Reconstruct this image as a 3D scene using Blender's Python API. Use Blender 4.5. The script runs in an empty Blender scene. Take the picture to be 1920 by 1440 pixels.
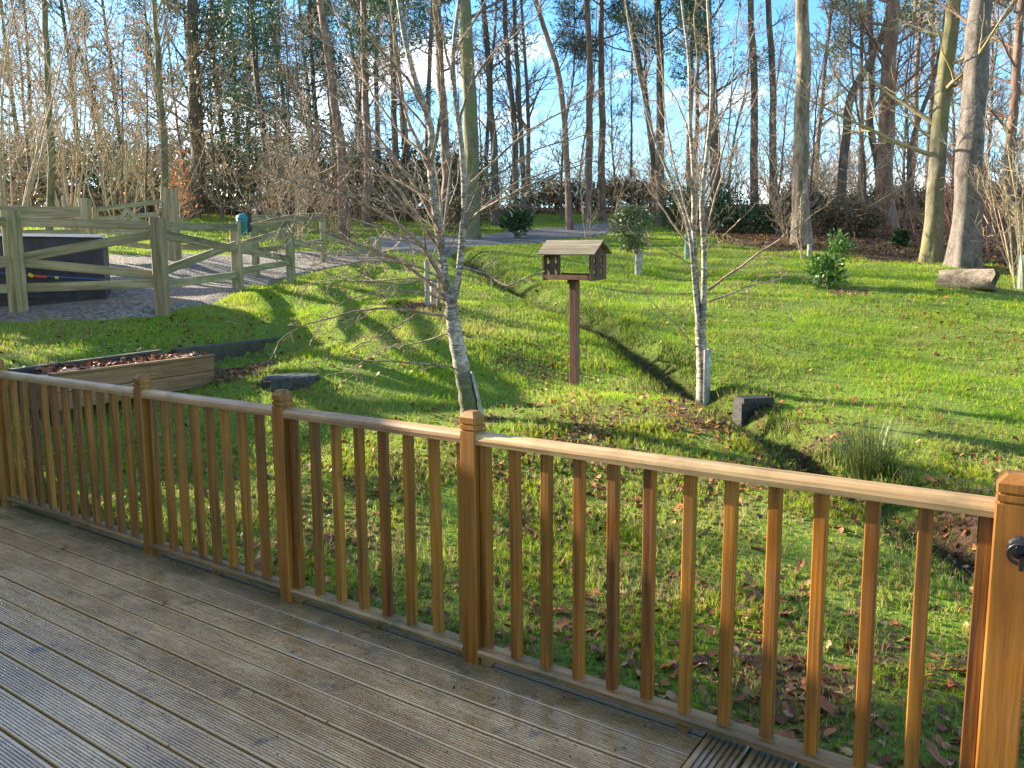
import bpy, math, random
import numpy as np
from mathutils import Vector, Matrix, noise as mnoise
R = math.radians
rng = np.random.default_rng(7)
random.seed(7)
# ------------------------------------------------------------------ camera
F, PITCH, ROLL, CAMH = 1468.7, 0.1294, -0.006, 1.47
fw = Vector((0, math.cos(PITCH), -math.sin(PITCH)))
up0 = Vector((0, math.sin(PITCH), math.cos(PITCH)))
rt0 = Vector((1, 0, 0))
RT = rt0 * math.cos(ROLL) + up0 * math.sin(ROLL)
UP = -rt0 * math.sin(ROLL) + up0 * math.cos(ROLL)
scene = bpy.context.scene
cam = bpy.data.objects.new('camera', bpy.data.cameras.new('camera'))
scene.collection.objects.link(cam); scene.camera = cam
cam.data.sensor_width = 36; cam.data.lens = F / 1920 * 36
cam.data.clip_start = 0.05; cam.data.clip_end = 3000
m = Matrix((RT, UP, -fw)).transposed().to_4x4(); m.translation = Vector((0, 0, CAMH)); cam.matrix_world = m
# ------------------------------------------------------------------ world, sun, exposure
SUN_EL = 21.0
SUN_AZ = -62.0           # degrees from +Y (negative: to the left)
w = bpy.data.worlds.new('World'); scene.world = w; w.use_nodes = True
nt = w.node_tree; N = nt.nodes; L = nt.links
bg = N['Background']; bg.inputs[1].default_value = 0.15
sky = N.new('ShaderNodeTexSky'); sky.sky_type = 'NISHITA'; sky.sun_disc = False
sky.sun_elevation = R(SUN_EL); sky.sun_rotation = R(SUN_AZ)
sky.air_density = 1.0; sky.dust_density = 0.3; sky.ozone_density = 2.2
tc = N.new('ShaderNodeTexCoord'); mp = N.new('ShaderNodeMapping'); mp.inputs['Scale'].default_value = (1, 1, 2.6)
L.new(tc.outputs['Generated'], mp.inputs[0])
nz = N.new('ShaderNodeTexNoise'); nz.inputs['Scale'].default_value = 2.1; nz.inputs['Detail'].default_value = 7; nz.inputs['Roughness'].default_value = .58
L.new(mp.outputs[0], nz.inputs[0])
cr = N.new('ShaderNodeValToRGB'); cr.color_ramp.elements[0].position = .535; cr.color_ramp.elements[1].position = .74
L.new(nz.outputs[0], cr.inputs[0])
hsv = N.new('ShaderNodeHueSaturation'); hsv.inputs['Saturation'].default_value = 1.3; hsv.inputs['Value'].default_value = .54
L.new(sky.outputs[0], hsv.inputs['Color'])
mx = N.new('ShaderNodeMix'); mx.data_type = 'RGBA'
L.new(cr.outputs[0], mx.inputs[0]); L.new(hsv.outputs[0], mx.inputs[6]); mx.inputs[7].default_value = (6.6, 5.9, 5.1, 1)
L.new(mx.outputs[2], bg.inputs[0])
sl = bpy.data.lights.new('sun', 'SUN'); so = bpy.data.objects.new('sun', sl); scene.collection.objects.link(so)
sl.energy = 4.6; sl.angle = R(0.6); sl.color = (1.0, .86, .66)
az, el = R(SUN_AZ), R(SUN_EL)
sd = Vector((math.sin(az) * math.cos(el), math.cos(az) * math.cos(el), math.sin(el)))
so.rotation_euler = sd.to_track_quat('Z', 'Y').to_euler()
scene.view_settings.view_transform = 'Standard'; scene.view_settings.look = 'None'
scene.view_settings.exposure = 2.35; scene.view_settings.gamma = 1

# ------------------------------------------------------------------ helpers
def ray(px, py):
    return fw + RT * ((px - 960) / F) + UP * ((720 - py) / F)
def at(px, py, Y):
    d = ray(px, py); t = Y / d.y
    return Vector((d.x * t, Y, CAMH + d.z * t))
def tag(o, label=None, cat=None, group=None, kind=None):
    if label: o['label'] = label
    if cat: o['category'] = cat
    if group: o['group'] = group
    if kind: o['kind'] = kind
    return o
COL = scene.collection
def empty(name, loc, rz=0):
    o = bpy.data.objects.new(name, None); COL.objects.link(o); o.location = loc
    o.rotation_euler = (0, 0, rz); o.empty_display_size = .1
    return o
def mesh_np(name, v, f, smooth=False, col=None):
    """v (n,3); f (m,3|4) int array, or list of arrays of both kinds"""
    me = bpy.data.meshes.new(name)
    fs = f if isinstance(f, list) else [f]
    fs = [np.asarray(a, dtype=np.int32) for a in fs if len(a)]
    v = np.asarray(v, dtype=np.float32)
    me.vertices.add(len(v)); me.vertices.foreach_set('co', v.ravel())
    loops = np.concatenate([a.ravel() for a in fs]); me.loops.add(len(loops)); me.loops.foreach_set('vertex_index', loops)
    tot = np.concatenate([np.full(len(a), a.shape[1], dtype=np.int32) for a in fs])
    st = np.concatenate([[0], np.cumsum(tot)[:-1]]).astype(np.int32)
    me.polygons.add(len(tot)); me.polygons.foreach_set('loop_start', st)
    try: me.polygons.foreach_set('loop_total', tot)
    except Exception: pass
    me.update(calc_edges=True)
    if smooth: me.polygons.foreach_set('use_smooth', np.ones(len(tot), dtype=bool))
    if col is not None:
        a = me.attributes.new('tint', 'FLOAT_COLOR', 'POINT')
        c = np.ones((len(v), 4), dtype=np.float32); c[:, :col.shape[1]] = col
        a.data.foreach_set('color', c.ravel())
    me.validate()
    return me
def link(name, me, mat, parent=None, loc=None):
    o = bpy.data.objects.new(name, me); COL.objects.link(o)
    if mat is not None and not len(me.materials): me.materials.append(mat)
    if parent: o.parent = parent
    if loc is not None: o.location = loc
    return o
def mk(name, v, f, mat, parent=None, smooth=False, loc=None):
    me = bpy.data.meshes.new(name); me.from_pydata([tuple(a) for a in v], [], [tuple(a) for a in f]); me.update()
    if smooth:
        for p in me.polygons: p.use_smooth = True
    return link(name, me, mat, parent, loc)
def boxm(sx, sy, sz, c=(0, 0, 0), bev=0.0):
    """box with chamfered long (z) edges if bev; returns v,f"""
    x, y, z = sx / 2, sy / 2, sz / 2
    if bev <= 0:
        v = [(c[0] + a * x, c[1] + b * y, c[2] + d * z) for d in (-1, 1) for a, b in ((-1, -1), (1, -1), (1, 1), (-1, 1))]
        return v, [(0, 3, 2, 1), (4, 5, 6, 7), (0, 1, 5, 4), (1, 2, 6, 5), (2, 3, 7, 6), (3, 0, 4, 7)]
    s = [(-x + bev, -y), (x - bev, -y), (x, -y + bev), (x, y - bev), (x - bev, y), (-x + bev, y), (-x, y - bev), (-x, -y + bev)]
    v = [(c[0] + a, c[1] + b, c[2] + d * z) for d in (-1, 1) for a, b in s]
    f = [tuple(range(7, -1, -1)), tuple(range(8, 16))] + [(i, (i + 1) % 8, 8 + (i + 1) % 8, 8 + i) for i in range(8)]
    return v, f
def extrude(prof, L0, L1, axis='x'):
    """closed profile [(a,b)] (counter-clockwise seen from +axis) extruded along axis"""
    n = len(prof)
    if axis == 'x': v = [(l, a, b) for l in (L0, L1) for a, b in prof]
    else: v = [(a, b, l) for l in (L0, L1) for a, b in prof]
    f = [(i, (i + 1) % n, n + (i + 1) % n, n + i) for i in range(n)] + [tuple(range(n - 1, -1, -1)), tuple(range(n, 2 * n))]
    return v, f
def between(a, b, sx, sy, mat, name, parent, bev=.006, roll=0):
    """a beam from a to b; parent space = world minus parent location"""
    a = Vector(a); b = Vector(b); d = b - a
    v, f = boxm(sx, sy, d.length, bev=bev)
    q = d.to_track_quat('Z', 'Y').to_matrix().to_4x4(); q = q @ Matrix.Rotation(roll, 4, 'Z')
    if abs(d.normalized().z) < .95:     # keep the wide face upright
        z = d.normalized(); y = Vector((0, 0, 1)); x = y.cross(z).normalized(); y = z.cross(x)
        q = Matrix((x, y, z)).transposed().to_4x4()
    o = mk(name, v, f, mat, parent)
    q.translation = (a + b) / 2
    o.matrix_local = (Matrix.LocRotScale(parent.location, parent.rotation_euler, None).inverted() @ q) if parent else q
    return o
# ------------------------------------------------------------------ materials
def newmat(name):
    m = bpy.data.materials.new(name); m.use_nodes = True
    return m, m.node_tree.nodes, m.node_tree.links, m.node_tree.nodes['Principled BSDF']
def rgb(c): return (c[0], c[1], c[2], 1)
def noise(N, L, vec, scale, detail=4, rough=.6, dim='3D', w=None):
    n = N.new('ShaderNodeTexNoise'); n.noise_dimensions = dim
    n.inputs['Scale'].default_value = scale; n.inputs['Detail'].default_value = detail; n.inputs['Roughness'].default_value = rough
    if vec is not None: L.new(vec, n.inputs['Vector'])
    if w is not None: L.new(w, n.inputs['W'])
    return n.outputs[0]
def ramp(N, L, fac, stops, interp='LINEAR'):
    r = N.new('ShaderNodeValToRGB'); r.color_ramp.interpolation = interp
    e = r.color_ramp.elements
    while len(e) < len(stops): e.new(.5)
    for k, (p, c) in enumerate(stops):
        e[k].position = p; e[k].color = rgb(c) if len(c) == 3 else c
    if fac is not None: L.new(fac, r.inputs[0])
    return r.outputs[0]
def mix(N, L, fac, a, b, mode='MIX'):
    x = N.new('ShaderNodeMix'); x.data_type = 'RGBA'; x.blend_type = mode
    for s, i in ((fac, 0), (a, 6), (b, 7)):
        if isinstance(s, (int, float)): x.inputs[i].default_value = s
        elif isinstance(s, tuple): x.inputs[i].default_value = rgb(s)
        else: L.new(s, x.inputs[i])
    return x.outputs[2]
def mathn(N, L, op, a, b=None):
    x = N.new('ShaderNodeMath'); x.operation = op
    for s, i in ((a, 0), (b, 1)):
        if s is None: continue
        if isinstance(s, (int, float)): x.inputs[i].default_value = s
        else: L.new(s, x.inputs[i])
    return x.outputs[0]
def bump(N, L, h, strength, dist, bs):
    b = N.new('ShaderNodeBump'); b.inputs['Strength'].default_value = strength; b.inputs['Distance'].default_value = dist
    L.new(h, b.inputs['Height']); L.new(b.outputs[0], bs.inputs['Normal'])
def coords(N, L, scale, kind='Object'):
    t = N.new('ShaderNodeTexCoord'); m_ = N.new('ShaderNodeMapping'); m_.inputs['Scale'].default_value = scale
    L.new(t.outputs[kind], m_.inputs[0]); return m_.outputs[0]
def wood(name, cols, axis=2, fine=60, stretch=.04, rough=(.45, .7), bmp=.3, green=None, knots=True, wet=0):
    m, N, L, bs = newmat(name)
    sc = [1, 1, 1]; sc[axis] = stretch
    v = coords(N, L, tuple(sc)); oi = N.new('ShaderNodeObjectInfo')
    rnd = mathn(N, L, 'MULTIPLY', oi.outputs['Random'], 50)
    g = noise(N, L, v, fine, 5, .65, '4D', rnd)
    g2 = noise(N, L, v, fine * .22, 4, .6, '4D', rnd)
    c = ramp(N, L, mathn(N, L, 'ADD', mathn(N, L, 'MULTIPLY', g, .5), mathn(N, L, 'MULTIPLY', g2, .5)), [(.38, cols[0]), (.5, cols[1]), (.62, cols[2])])
    tint = ramp(N, L, oi.outputs['Random'], [(0, (.72, .62, .55)), (.3, (1.0, .96, .86)), (.6, (.85, .86, .74)), (.85, (1.1, 1.0, .9)), (1, (.78, .64, .6))])
    c = mix(N, L, .85, c, tint, 'MULTIPLY')
    if knots:
        vo = N.new('ShaderNodeTexVoronoi'); vo.inputs['Scale'].default_value = 5; 
        s2 = [1, 1, 1]; s2[axis] = .55
        va = N.new('ShaderNodeVectorMath'); va.operation = 'ADD'; L.new(coords(N, L, tuple(s2)), va.inputs[0]); L.new(rnd, va.inputs[1]); L.new(va.outputs[0], vo.inputs['Vector'])
        k = ramp(N, L, vo.outputs['Distance'], [(.05, (1, 1, 1)), (.12, (0, 0, 0))])
        c = mix(N, L, mathn(N, L, 'MULTIPLY', k, .7), c, tuple(x * .25 for x in cols[0]))
    big = noise(N, L, coords(N, L, (1, 1, 1)), 6, 5, .65, '4D', rnd)
    if green:
        gm = ramp(N, L, big, [(.48, (0, 0, 0)), (.68, (1, 1, 1))])
        c = mix(N, L, mathn(N, L, 'MULTIPLY', gm, green[3]), c, tuple(green[:3]))
    L.new(c, bs.inputs['Base Color'])
    rr = N.new('ShaderNodeMapRange'); L.new(big, rr.inputs[0]); rr.inputs[1].default_value = .35; rr.inputs[2].default_value = .65
    rr.inputs[3].default_value = rough[0]; rr.inputs[4].default_value = rough[1]
    L.new(rr.outputs[0], bs.inputs['Roughness'])
    bump(N, L, g, bmp, .004, bs)
    return m
M = {}
M['rail'] = wood('stained_softwood', [(.075, .022, .005), (.25, .098, .010), (.42, .19, .024)], 2, 70, .035, (.35, .6), .25, (.09, .06, .015, .3))
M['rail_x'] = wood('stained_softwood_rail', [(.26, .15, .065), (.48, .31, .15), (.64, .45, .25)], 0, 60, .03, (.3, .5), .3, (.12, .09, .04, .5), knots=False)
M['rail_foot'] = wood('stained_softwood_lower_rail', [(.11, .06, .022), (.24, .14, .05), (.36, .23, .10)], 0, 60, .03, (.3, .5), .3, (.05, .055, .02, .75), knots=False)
M['post'] = wood('stained_softwood_post', [(.09, .030, .006), (.28, .115, .012), (.43, .20, .025)], 2, 40, .04, (.35, .6), .25, (.12, .09, .02, .25))
M['farm'] = wood('mossy_fence_wood', [(.12, .10, .055), (.27, .235, .13), (.44, .39, .235)], 2, 40, .05, (.7, .95), .6, (.16, .19, .05, .5), knots=False)
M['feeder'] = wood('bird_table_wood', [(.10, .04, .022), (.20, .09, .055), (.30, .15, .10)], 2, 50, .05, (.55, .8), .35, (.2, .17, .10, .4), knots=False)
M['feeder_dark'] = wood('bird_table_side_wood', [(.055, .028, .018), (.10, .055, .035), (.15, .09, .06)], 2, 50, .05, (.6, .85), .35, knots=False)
M['shingle'] = wood('weathered_roof_board', [(.07, .06, .042), (.15, .135, .095), (.30, .28, .22)], 0, 50, .05, (.6, .85), .6, (.12, .13, .05, .4), knots=False)
M['sleeper'] = wood('dark_sleeper', [(.018, .018, .014), (.045, .042, .034), (.085, .08, .065)], 0, 40, .06, (.5, .8), .6, (.06, .08, .02, .6), knots=False)
M['planter'] = wood('planter_board', [(.14, .07, .03), (.27, .155, .07), (.38, .24, .12)], 0, 45, .04, (.5, .75), .4, (.12, .10, .04, .35), knots=False)

def deck_mat():
    m, N, L, bs = newmat('weathered_wet_decking')
    oi = N.new('ShaderNodeObjectInfo'); rnd = mathn(N, L, 'MULTIPLY', oi.outputs['Random'], 50)
    g = noise(N, L, coords(N, L, (.05, 1, 1)), 90, 5, .7, '4D', rnd)
    sp = noise(N, L, coords(N, L, (.45, 1, 1)), 130, 3, .7, '4D', rnd)
    c = ramp(N, L, g, [(.3, (.33, .165, .05)), (.5, (.66, .38, .16)), (.68, (.86, .60, .29))])
    c = mix(N, L, ramp(N, L, sp, [(.56, (0, 0, 0)), (.66, (.8, .8, .8))]), c, (.72, .57, .38))
    c = mix(N, L, ramp(N, L, sp, [(.34, (.7, .7, .7)), (.42, (0, 0, 0))]), c, (.06, .035, .02))
    big = noise(N, L, coords(N, L, (.5, 1, 1), 'Object'), 3.5, 6, .65, '4D', rnd)
    geo = N.new('ShaderNodeNewGeometry')
    pos = geo.outputs['Position']
    pt = noise(N, L, pos, 1.7, 5, .6)
    pt2 = noise(N, L, pos, 6.5, 4, .6)
    c = mix(N, L, ramp(N, L, big, [(.42, (0, 0, 0)), (.62, (.75, .75, .75))]), c, (.30, .16, .06))
    c = mix(N, L, ramp(N, L, pt2, [(.60, (0, 0, 0)), (.72, (.7, .7, .7))]), c, (.055, .05, .04))
    # golden highlight of the smooth rounded board lips, put into the colour
    tcn = N.new('ShaderNodeTexCoord'); sx = N.new('ShaderNodeSeparateXYZ'); L.new(tcn.outputs['Object'], sx.inputs[0])
    ey = mathn(N, L, 'ABSOLUTE', sx.outputs['Y'])
    ef = ramp(N, L, ey, [(.0505, (0, 0, 0)), (.053, (.85, .85, .85))])
    c = mix(N, L, ef, c, (.62, .36, .13))
    # darker colour in the bottom of grooves
    gz = ramp(N, L, mathn(N, L, 'MULTIPLY', sx.outputs['Z'], -100), [(.14, (0, 0, 0)), (.35, (.6, .6, .6))])
    c = mix(N, L, gz, c, (.06, .035, .02))
    # green algae along the railing side
    dn = N.new('ShaderNodeVectorMath'); dn.operation = 'DOT_PRODUCT'; L.new(pos, dn.inputs[0]); dn.inputs[1].default_value = (.5683, .8228, 0)
    al = mathn(N, L, 'ADD', dn.outputs['Value'], mathn(N, L, 'MULTIPLY', pt2, .35))
    af = ramp(N, L, mathn(N, L, 'SUBTRACT', al, 1.6), [(.55, (0, 0, 0)), (.85, (.8, .8, .8))])
    c = mix(N, L, af, c, (.085, .075, .035))
    L.new(c, bs.inputs['Base Color'])
    rr = ramp(N, L, pt, [(.40, (.16, .16, .16)), (.64, (.42, .42, .42))]); L.new(rr, bs.inputs['Roughness'])
    bs.inputs['Specular IOR Level'].default_value = .75; bs.inputs['Coat Weight'].default_value = .35; bs.inputs['Coat Roughness'].default_value = .22
    bump(N, L, sp, .35, .002, bs)
    return m
M['deck'] = deck_mat()

def simple(name, c, rough=.7, var=None, scale=20, bmp=0, spec=.5, stretch=(1, 1, 1), metal=0):
    m, N, L, bs = newmat(name)
    bs.inputs['Roughness'].default_value = rough; bs.inputs['Specular IOR Level'].default_value = spec; bs.inputs['Metallic'].default_value = metal
    n = noise(N, L, coords(N, L, stretch), scale, 5, .6)
    if var: L.new(ramp(N, L, n, [(.35, c), (.65, var)]), bs.inputs['Base Color'])
    else: bs.inputs['Base Color'].default_value = rgb(c)
    if bmp: bump(N, L, n, bmp, .01, bs)
    return m
M['black_iron'] = simple('black_iron', (.012, .012, .013), .35)
M['cover'] = simple('navy_cover_sheet', (.006, .007, .018), .5, (.012, .014, .032), 6, .4)
M['cover_base'] = simple('black_base_boards', (.012, .013, .018), .6, (.03, .032, .04), 10, .2)
M['cover_top'] = simple('white_lid_sheen', (.75, .77, .82), .4, (.62, .65, .72), 3)  # bright sheen along the top of the cover, painted as white
M['strap'] = simple('blue_strap', (.02, .08, .28), .6)
M['buckle'] = simple('yellow_buckle', (.55, .45, .02), .4)
M['strap_red'] = simple('red_hook', (.45, .05, .03), .4)
M['teal'] = simple('teal_plastic', (.02, .16, .17), .35, (.03, .20, .21), 4)
M['guard'] = simple('tree_guard_plastic', (.16, .15, .10), .5, (.38, .36, .28), 12, .1)
M['guard_green'] = simple('green_tree_guard', (.10, .17, .13), .45, (.16, .25, .20), 12)
M['slab'] = simple('dark_wet_slab', (.008, .009, .008), .6, (.045, .048, .036), 30, .6)
M['galv'] = simple('galvanised_steel', (.30, .33, .36), .4, metal=.8)
M['stake'] = simple('grey_stake', (.22, .20, .15), .8, (.38, .36, .28), 30, .3, stretch=(1, 1, .1))
M['culvert'] = simple('black_culvert_wood', (.003, .003, .003), .6, (.018, .018, .016), 25, .5)

def bark(name, c0, c1, c2, scale=9, stretch=(1, 1, .18), bmp=.8, moss=None, band=False, lich=None):
    m, N, L, bs = newmat(name); bs.inputs['Roughness'].default_value = .85
    geo = N.new('ShaderNodeNewGeometry'); mp = N.new('ShaderNodeMapping'); mp.inputs['Scale'].default_value = stretch
    L.new(geo.outputs['Position'], mp.inputs[0])
    n = mathn(N, L, 'ADD', mathn(N, L, 'MULTIPLY', noise(N, L, mp.outputs[0], scale, 6, .7), .6), mathn(N, L, 'MULTIPLY', noise(N, L, mp.outputs[0], scale * 4.5, 4, .7), .4))
    c = ramp(N, L, n, [(.40, c0), (.5, c1), (.60, c2)])
    if lich:
        n2 = noise(N, L, geo.outputs['Position'], 4.0, 5, .6)
        c = mix(N, L, ramp(N, L, n2, [(.5, (0, 0, 0)), (.62, (.8, .8, .8))]), c, lich)
    if moss:
        n3 = noise(N, L, geo.outputs['Position'], 1.6, 5, .65)
        c = mix(N, L, ramp(N, L, n3, [(.42, (0, 0, 0)), (.6, (.85, .85, .85))]), c, moss)
    L.new(c, bs.inputs['Base Color']); bump(N, L, n, bmp, .02, bs)
    return m
def birch_mat(name, basez, mossy=.35, mcol=(.035, .05, .012)):
    m, N, L, bs = newmat(name); bs.inputs['Roughness'].default_value = .7
    geo = N.new('ShaderNodeNewGeometry'); pos = geo.outputs['Position']
    mp = N.new('ShaderNodeMapping'); mp.inputs['Scale'].default_value = (1, 1, 5); L.new(pos, mp.inputs[0])
    n = mathn(N, L, 'ADD', noise(N, L, mp.outputs[0], 11, 6, .7), mathn(N, L, 'MULTIPLY', mathn(N, L, 'SUBTRACT', noise(N, L, pos, 3.5, 5, .7), .5), .55))
    n1 = noise(N, L, pos, 25, 4, .6)
    c = ramp(N, L, n1, [(.35, (.20, .165, .12)), (.6, (.46, .41, .32))])
    c = mix(N, L, ramp(N, L, n, [(.46, (0, 0, 0)), (.56, (.9, .9, .9))]), c, (.085, .072, .055))
    sx = N.new('ShaderNodeSeparateXYZ'); L.new(pos, sx.inputs[0])
    h = mathn(N, L, 'SUBTRACT', sx.outputs['Z'], basez)
    n3 = noise(N, L, pos, 11, 5, .65)
    k = mathn(N, L, 'ADD', h, mathn(N, L, 'MULTIPLY', n3, .5))
    c = mix(N, L, ramp(N, L, k, [(mossy, (.92, .92, .92)), (mossy + .25, (0, 0, 0))]), c, mix(N, L, n1, mcol, (.11, .12, .03)))
    L.new(c, bs.inputs['Base Color']); bump(N, L, n, .6, .01, bs)
    return m
M['bark_grey'] = bark('grey_beech_bark', (.045, .036, .03), (.105, .085, .07), (.175, .147, .125), 7, (1, 1, .5), .9, None, lich=(.13, .11, .09))
M['bark_moss'] = bark('mossy_bark', (.055, .048, .03), (.125, .11, .068), (.21, .19, .12), 8, (1, 1, .35), .8, (.14, .135, .045))
M['bark_brown'] = bark('brown_bark', (.05, .036, .026), (.11, .078, .055), (.19, .14, .10), 9, (1, 1, .2), 1.0)
M['bark_red'] = bark('red_pine_bark', (.085, .05, .035), (.18, .11, .075), (.30, .19, .13), 8, (1, 1, .3), 1.0)
M['bark_peel'] = bark('peeling_tan_bark', (.085, .062, .04), (.20, .155, .10), (.34, .28, .195), 6, (1, 1, .25), 1.0)
M['twig'] = bark('twig_bark', (.20, .14, .08), (.38, .275, .165), (.52, .39, .25), 20, (1, 1, 1), 0)
M['twig_dark'] = bark('dark_twig_bark', (.07, .05, .04), (.12, .085, .065), (.19, .14, .10), 20, (1, 1, 1), 0)
M['twig_gold'] = bark('golden_twig_bark', (.17, .13, .06), (.28, .22, .11), (.40, .33, .18), 20, (1, 1, 1), 0)
M['twig_red'] = bark('reddish_twig_bark', (.15, .075, .05), (.25, .14, .09), (.34, .21, .14), 20, (1, 1, 1), 0)
M['branch_pale'] = bark('pale_branch_bark', (.13, .09, .055), (.27, .205, .135), (.42, .34, .24), 16, (1, 1, 1), .2)

def leafmat(name, c0, c1, rough=.5, trans=.25, scale=1.2, attr=False, spec=.5):
    m, N, L, bs = newmat(name); bs.inputs['Roughness'].default_value = rough; bs.inputs['Specular IOR Level'].default_value = spec
    geo = N.new('ShaderNodeNewGeometry')
    if attr:
        a = N.new('ShaderNodeAttribute'); a.attribute_name = 'tint'; c = a.outputs['Color']
    else:
        n = noise(N, L, geo.outputs['Position'], scale, 4, .7)
        r = geo.outputs['Random Per Island']
        c = ramp(N, L, mathn(N, L, 'ADD', mathn(N, L, 'MULTIPLY', n, .6), mathn(N, L, 'MULTIPLY', r, .4)), [(.3, c0), (.7, c1)])
    L.new(c, bs.inputs['Base Color'])
    tr = N.new('ShaderNodeBsdfTranslucent'); L.new(c, tr.inputs[0]); ms = N.new('ShaderNodeMixShader'); ms.inputs[0].default_value = trans
    out = N['Material Output']; L.new(bs.outputs[0], ms.inputs[1]); L.new(tr.outputs[0], ms.inputs[2]); L.new(ms.outputs[0], out.inputs[0])
    return m
M['grass'] = leafmat('grass_blades', None, None, .65, .5, attr=True, spec=.12)
M['pine'] = leafmat('pine_needles', (.03, .08, .04), (.09, .17, .075), .6, .1, 1.5)
M['spruce'] = leafmat('dark_conifer_needles', (.03, .085, .045), (.09, .175, .08), .6, .1, .8)
M['laurel'] = leafmat('laurel_leaves', (.03, .085, .015), (.11, .22, .035), .22, .2, 3)
M['holly'] = leafmat('holly_leaves', (.05, .075, .025), (.17, .21, .085), .25, .12, 6)
M['rhodo'] = leafmat('rhododendron_leaves', (.02, .05, .015), (.055, .11, .03), .35, .12, 2)
M['brownbush'] = leafmat('brown_hedge_leaves', (.07, .055, .03), (.17, .13, .06), .6, .2, 1)
M['ivy'] = leafmat('ivy_leaves', (.02, .04, .014), (.06, .09, .03), .4, .1, 1)
M['orange'] = leafmat('orange_dead_leaves', (.42, .12, .03), (.62, .24, .08), .6, .4, 1)
M['russet'] = leafmat('russet_dead_leaves', (.20, .07, .03), (.36, .15, .06), .6, .4, 1)
M['litter'] = leafmat('fallen_leaves', None, None, .55, .15, attr=True, spec=.3)
M['rush'] = leafmat('rush_blades', (.05, .09, .018), (.16, .18, .05), .45, .2, 5)
def leaf_obj_mat():
    m, N, L, bs = newmat('fallen_leaf_single'); oi = N.new('ShaderNodeObjectInfo')
    c = ramp(N, L, oi.outputs['Random'], [(0, (.14, .045, .015)), (.35, (.30, .10, .03)), (.6, (.40, .17, .06)), (.8, (.19, .075, .035)), (.9, (.52, .29, .13)), (1, (.58, .38, .19))])
    n = noise(N, L, coords(N, L, (1, 1, 1)), 60, 4, .6)
    c = mix(N, L, n, c, mix(N, L, .6, c, (.05, .02, .012)))
    L.new(c, bs.inputs['Base Color']); bs.inputs['Roughness'].default_value = .55; bs.inputs['Specular IOR Level'].default_value = .3
    return m
M['leaf1'] = leaf_obj_mat()

# ------------------------------------------------------------------ terrain
PHI = .6044
DD = Vector((math.cos(PHI), -math.sin(PHI), 0))   # along the railing
NN = Vector((math.sin(PHI), math.cos(PHI), 0))    # away from the camera
RN = 2.318
def fence_pt(s, z=0, dn=0): return DD * s + NN * (RN + dn) + Vector((0, 0, z))
anch = []
def A(px, py, Y): anch.append(tuple(at(px, py, Y)))
for q in [(885,782,6.8),(1318,755,6.9),(1077,724,8.2),(1415,775,7.4),(700,640,9),(620,600,10),(830,560,13),(700,520,14.5),(860,500,17),(560,545,12),
          (35,590,9.2),(310,590,9.5),(450,545,12.6),(548,528,14.5),(100,650,7.8),(200,525,12.5),(350,500,14.5),(350,476,18),
          (100,430,26),(350,420,28),(250,392,38),(450,400,38),(650,442,26),(760,474,20),(760,427,29),(800,395,42),
          (1000,457,21),(1140,440,25),(1140,418,31),(960,425,30),(1000,395,40),(1197,517,16.5),(1300,480,19),(1300,442,25),(1300,425,29),(1100,392,42),(1350,400,36),
          (1550,543,13.5),(1500,462,20),(1400,435,26),(1815,540,13.5),(1808,502,16),(1745,494,17.5),(1700,435,24),(1700,405,30),(1600,385,38),(1850,425,24),(1900,525,15),
          (1500,650,9.8),(1400,600,11.5),(1850,650,9.8),(1700,750,7.9),(1900,880,5.9),(1650,845,6.1),(545,714,7.8),(1000,600,11.2),(1000,530,15)]: A(*q)
anch += [(-.2,3.4,-.15),(1.2,2.6,-.18),(-3,4.9,-.02),(-1.5,4.3,-.1),(2.5,3.5,-.1),(3,2.5,-.15),(.8,4.6,.0),(-1.2,5.4,.08),(0,5.6,.14),
         (-4.35,6.4,.78),(-3.85,8.2,.84),(-3.0,10.5,.92),(-3.1,6.2,.32),(-2.6,7.7,.44),(-2.3,9.5,.70),(-3.9,5.2,.2),
         (0,48,5.9),(-25,50,7.5),(25,50,6.6),(0,70,6.2),(-60,60,8),(60,60,8),(-30,25,5),(35,25,4.5),(-20,12,2.0),(-14,8,1.4),(20,10,1.6),(20,4,.5),(-9,4,.8),
         (-10,-10,-.2),(10,-10,-.2),(0,-5,-.25),(5,0,-.25),(-5,0,-.1),(0,0,-.25)]
AN = np.array(anch); AX, AZ = AN[:, :2], AN[:, 2]
def tps(r2): return np.where(r2 > 0, .5 * r2 * np.log(r2 + 1e-12), 0)
n_ = len(AX); K = tps(((AX[:, None] - AX[None]) ** 2).sum(-1)) + np.eye(n_) * .12
P_ = np.hstack([np.ones((n_, 1)), AX]); big_ = np.block([[K, P_], [P_.T, np.zeros((3, 3))]])
sol = np.linalg.solve(big_, np.concatenate([AZ, np.zeros(3)])); WT, CF = sol[:n_], sol[n_:]
DITCH = np.array([tuple(at(*q))[:2] for q in [(855,528,20),(960,572,15.5),(1080,612,12.4),(1200,657,10),(1300,702,8.6),(1400,757,7.5),(1500,822,6.3),(1590,885,5.4),(1700,938,4.95),(1850,1005,4.3),(2000,1080,3.9)]])
SLP = np.array([tuple(at(*q))[:2] for q in [(20, 694, 6.35), (310, 660, 7.95), (592, 628, 10.9)]])
def sstep(a, b, x): t = np.clip((x - a) / (b - a), 0, 1); return t * t * (3 - 2 * t)
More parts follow.
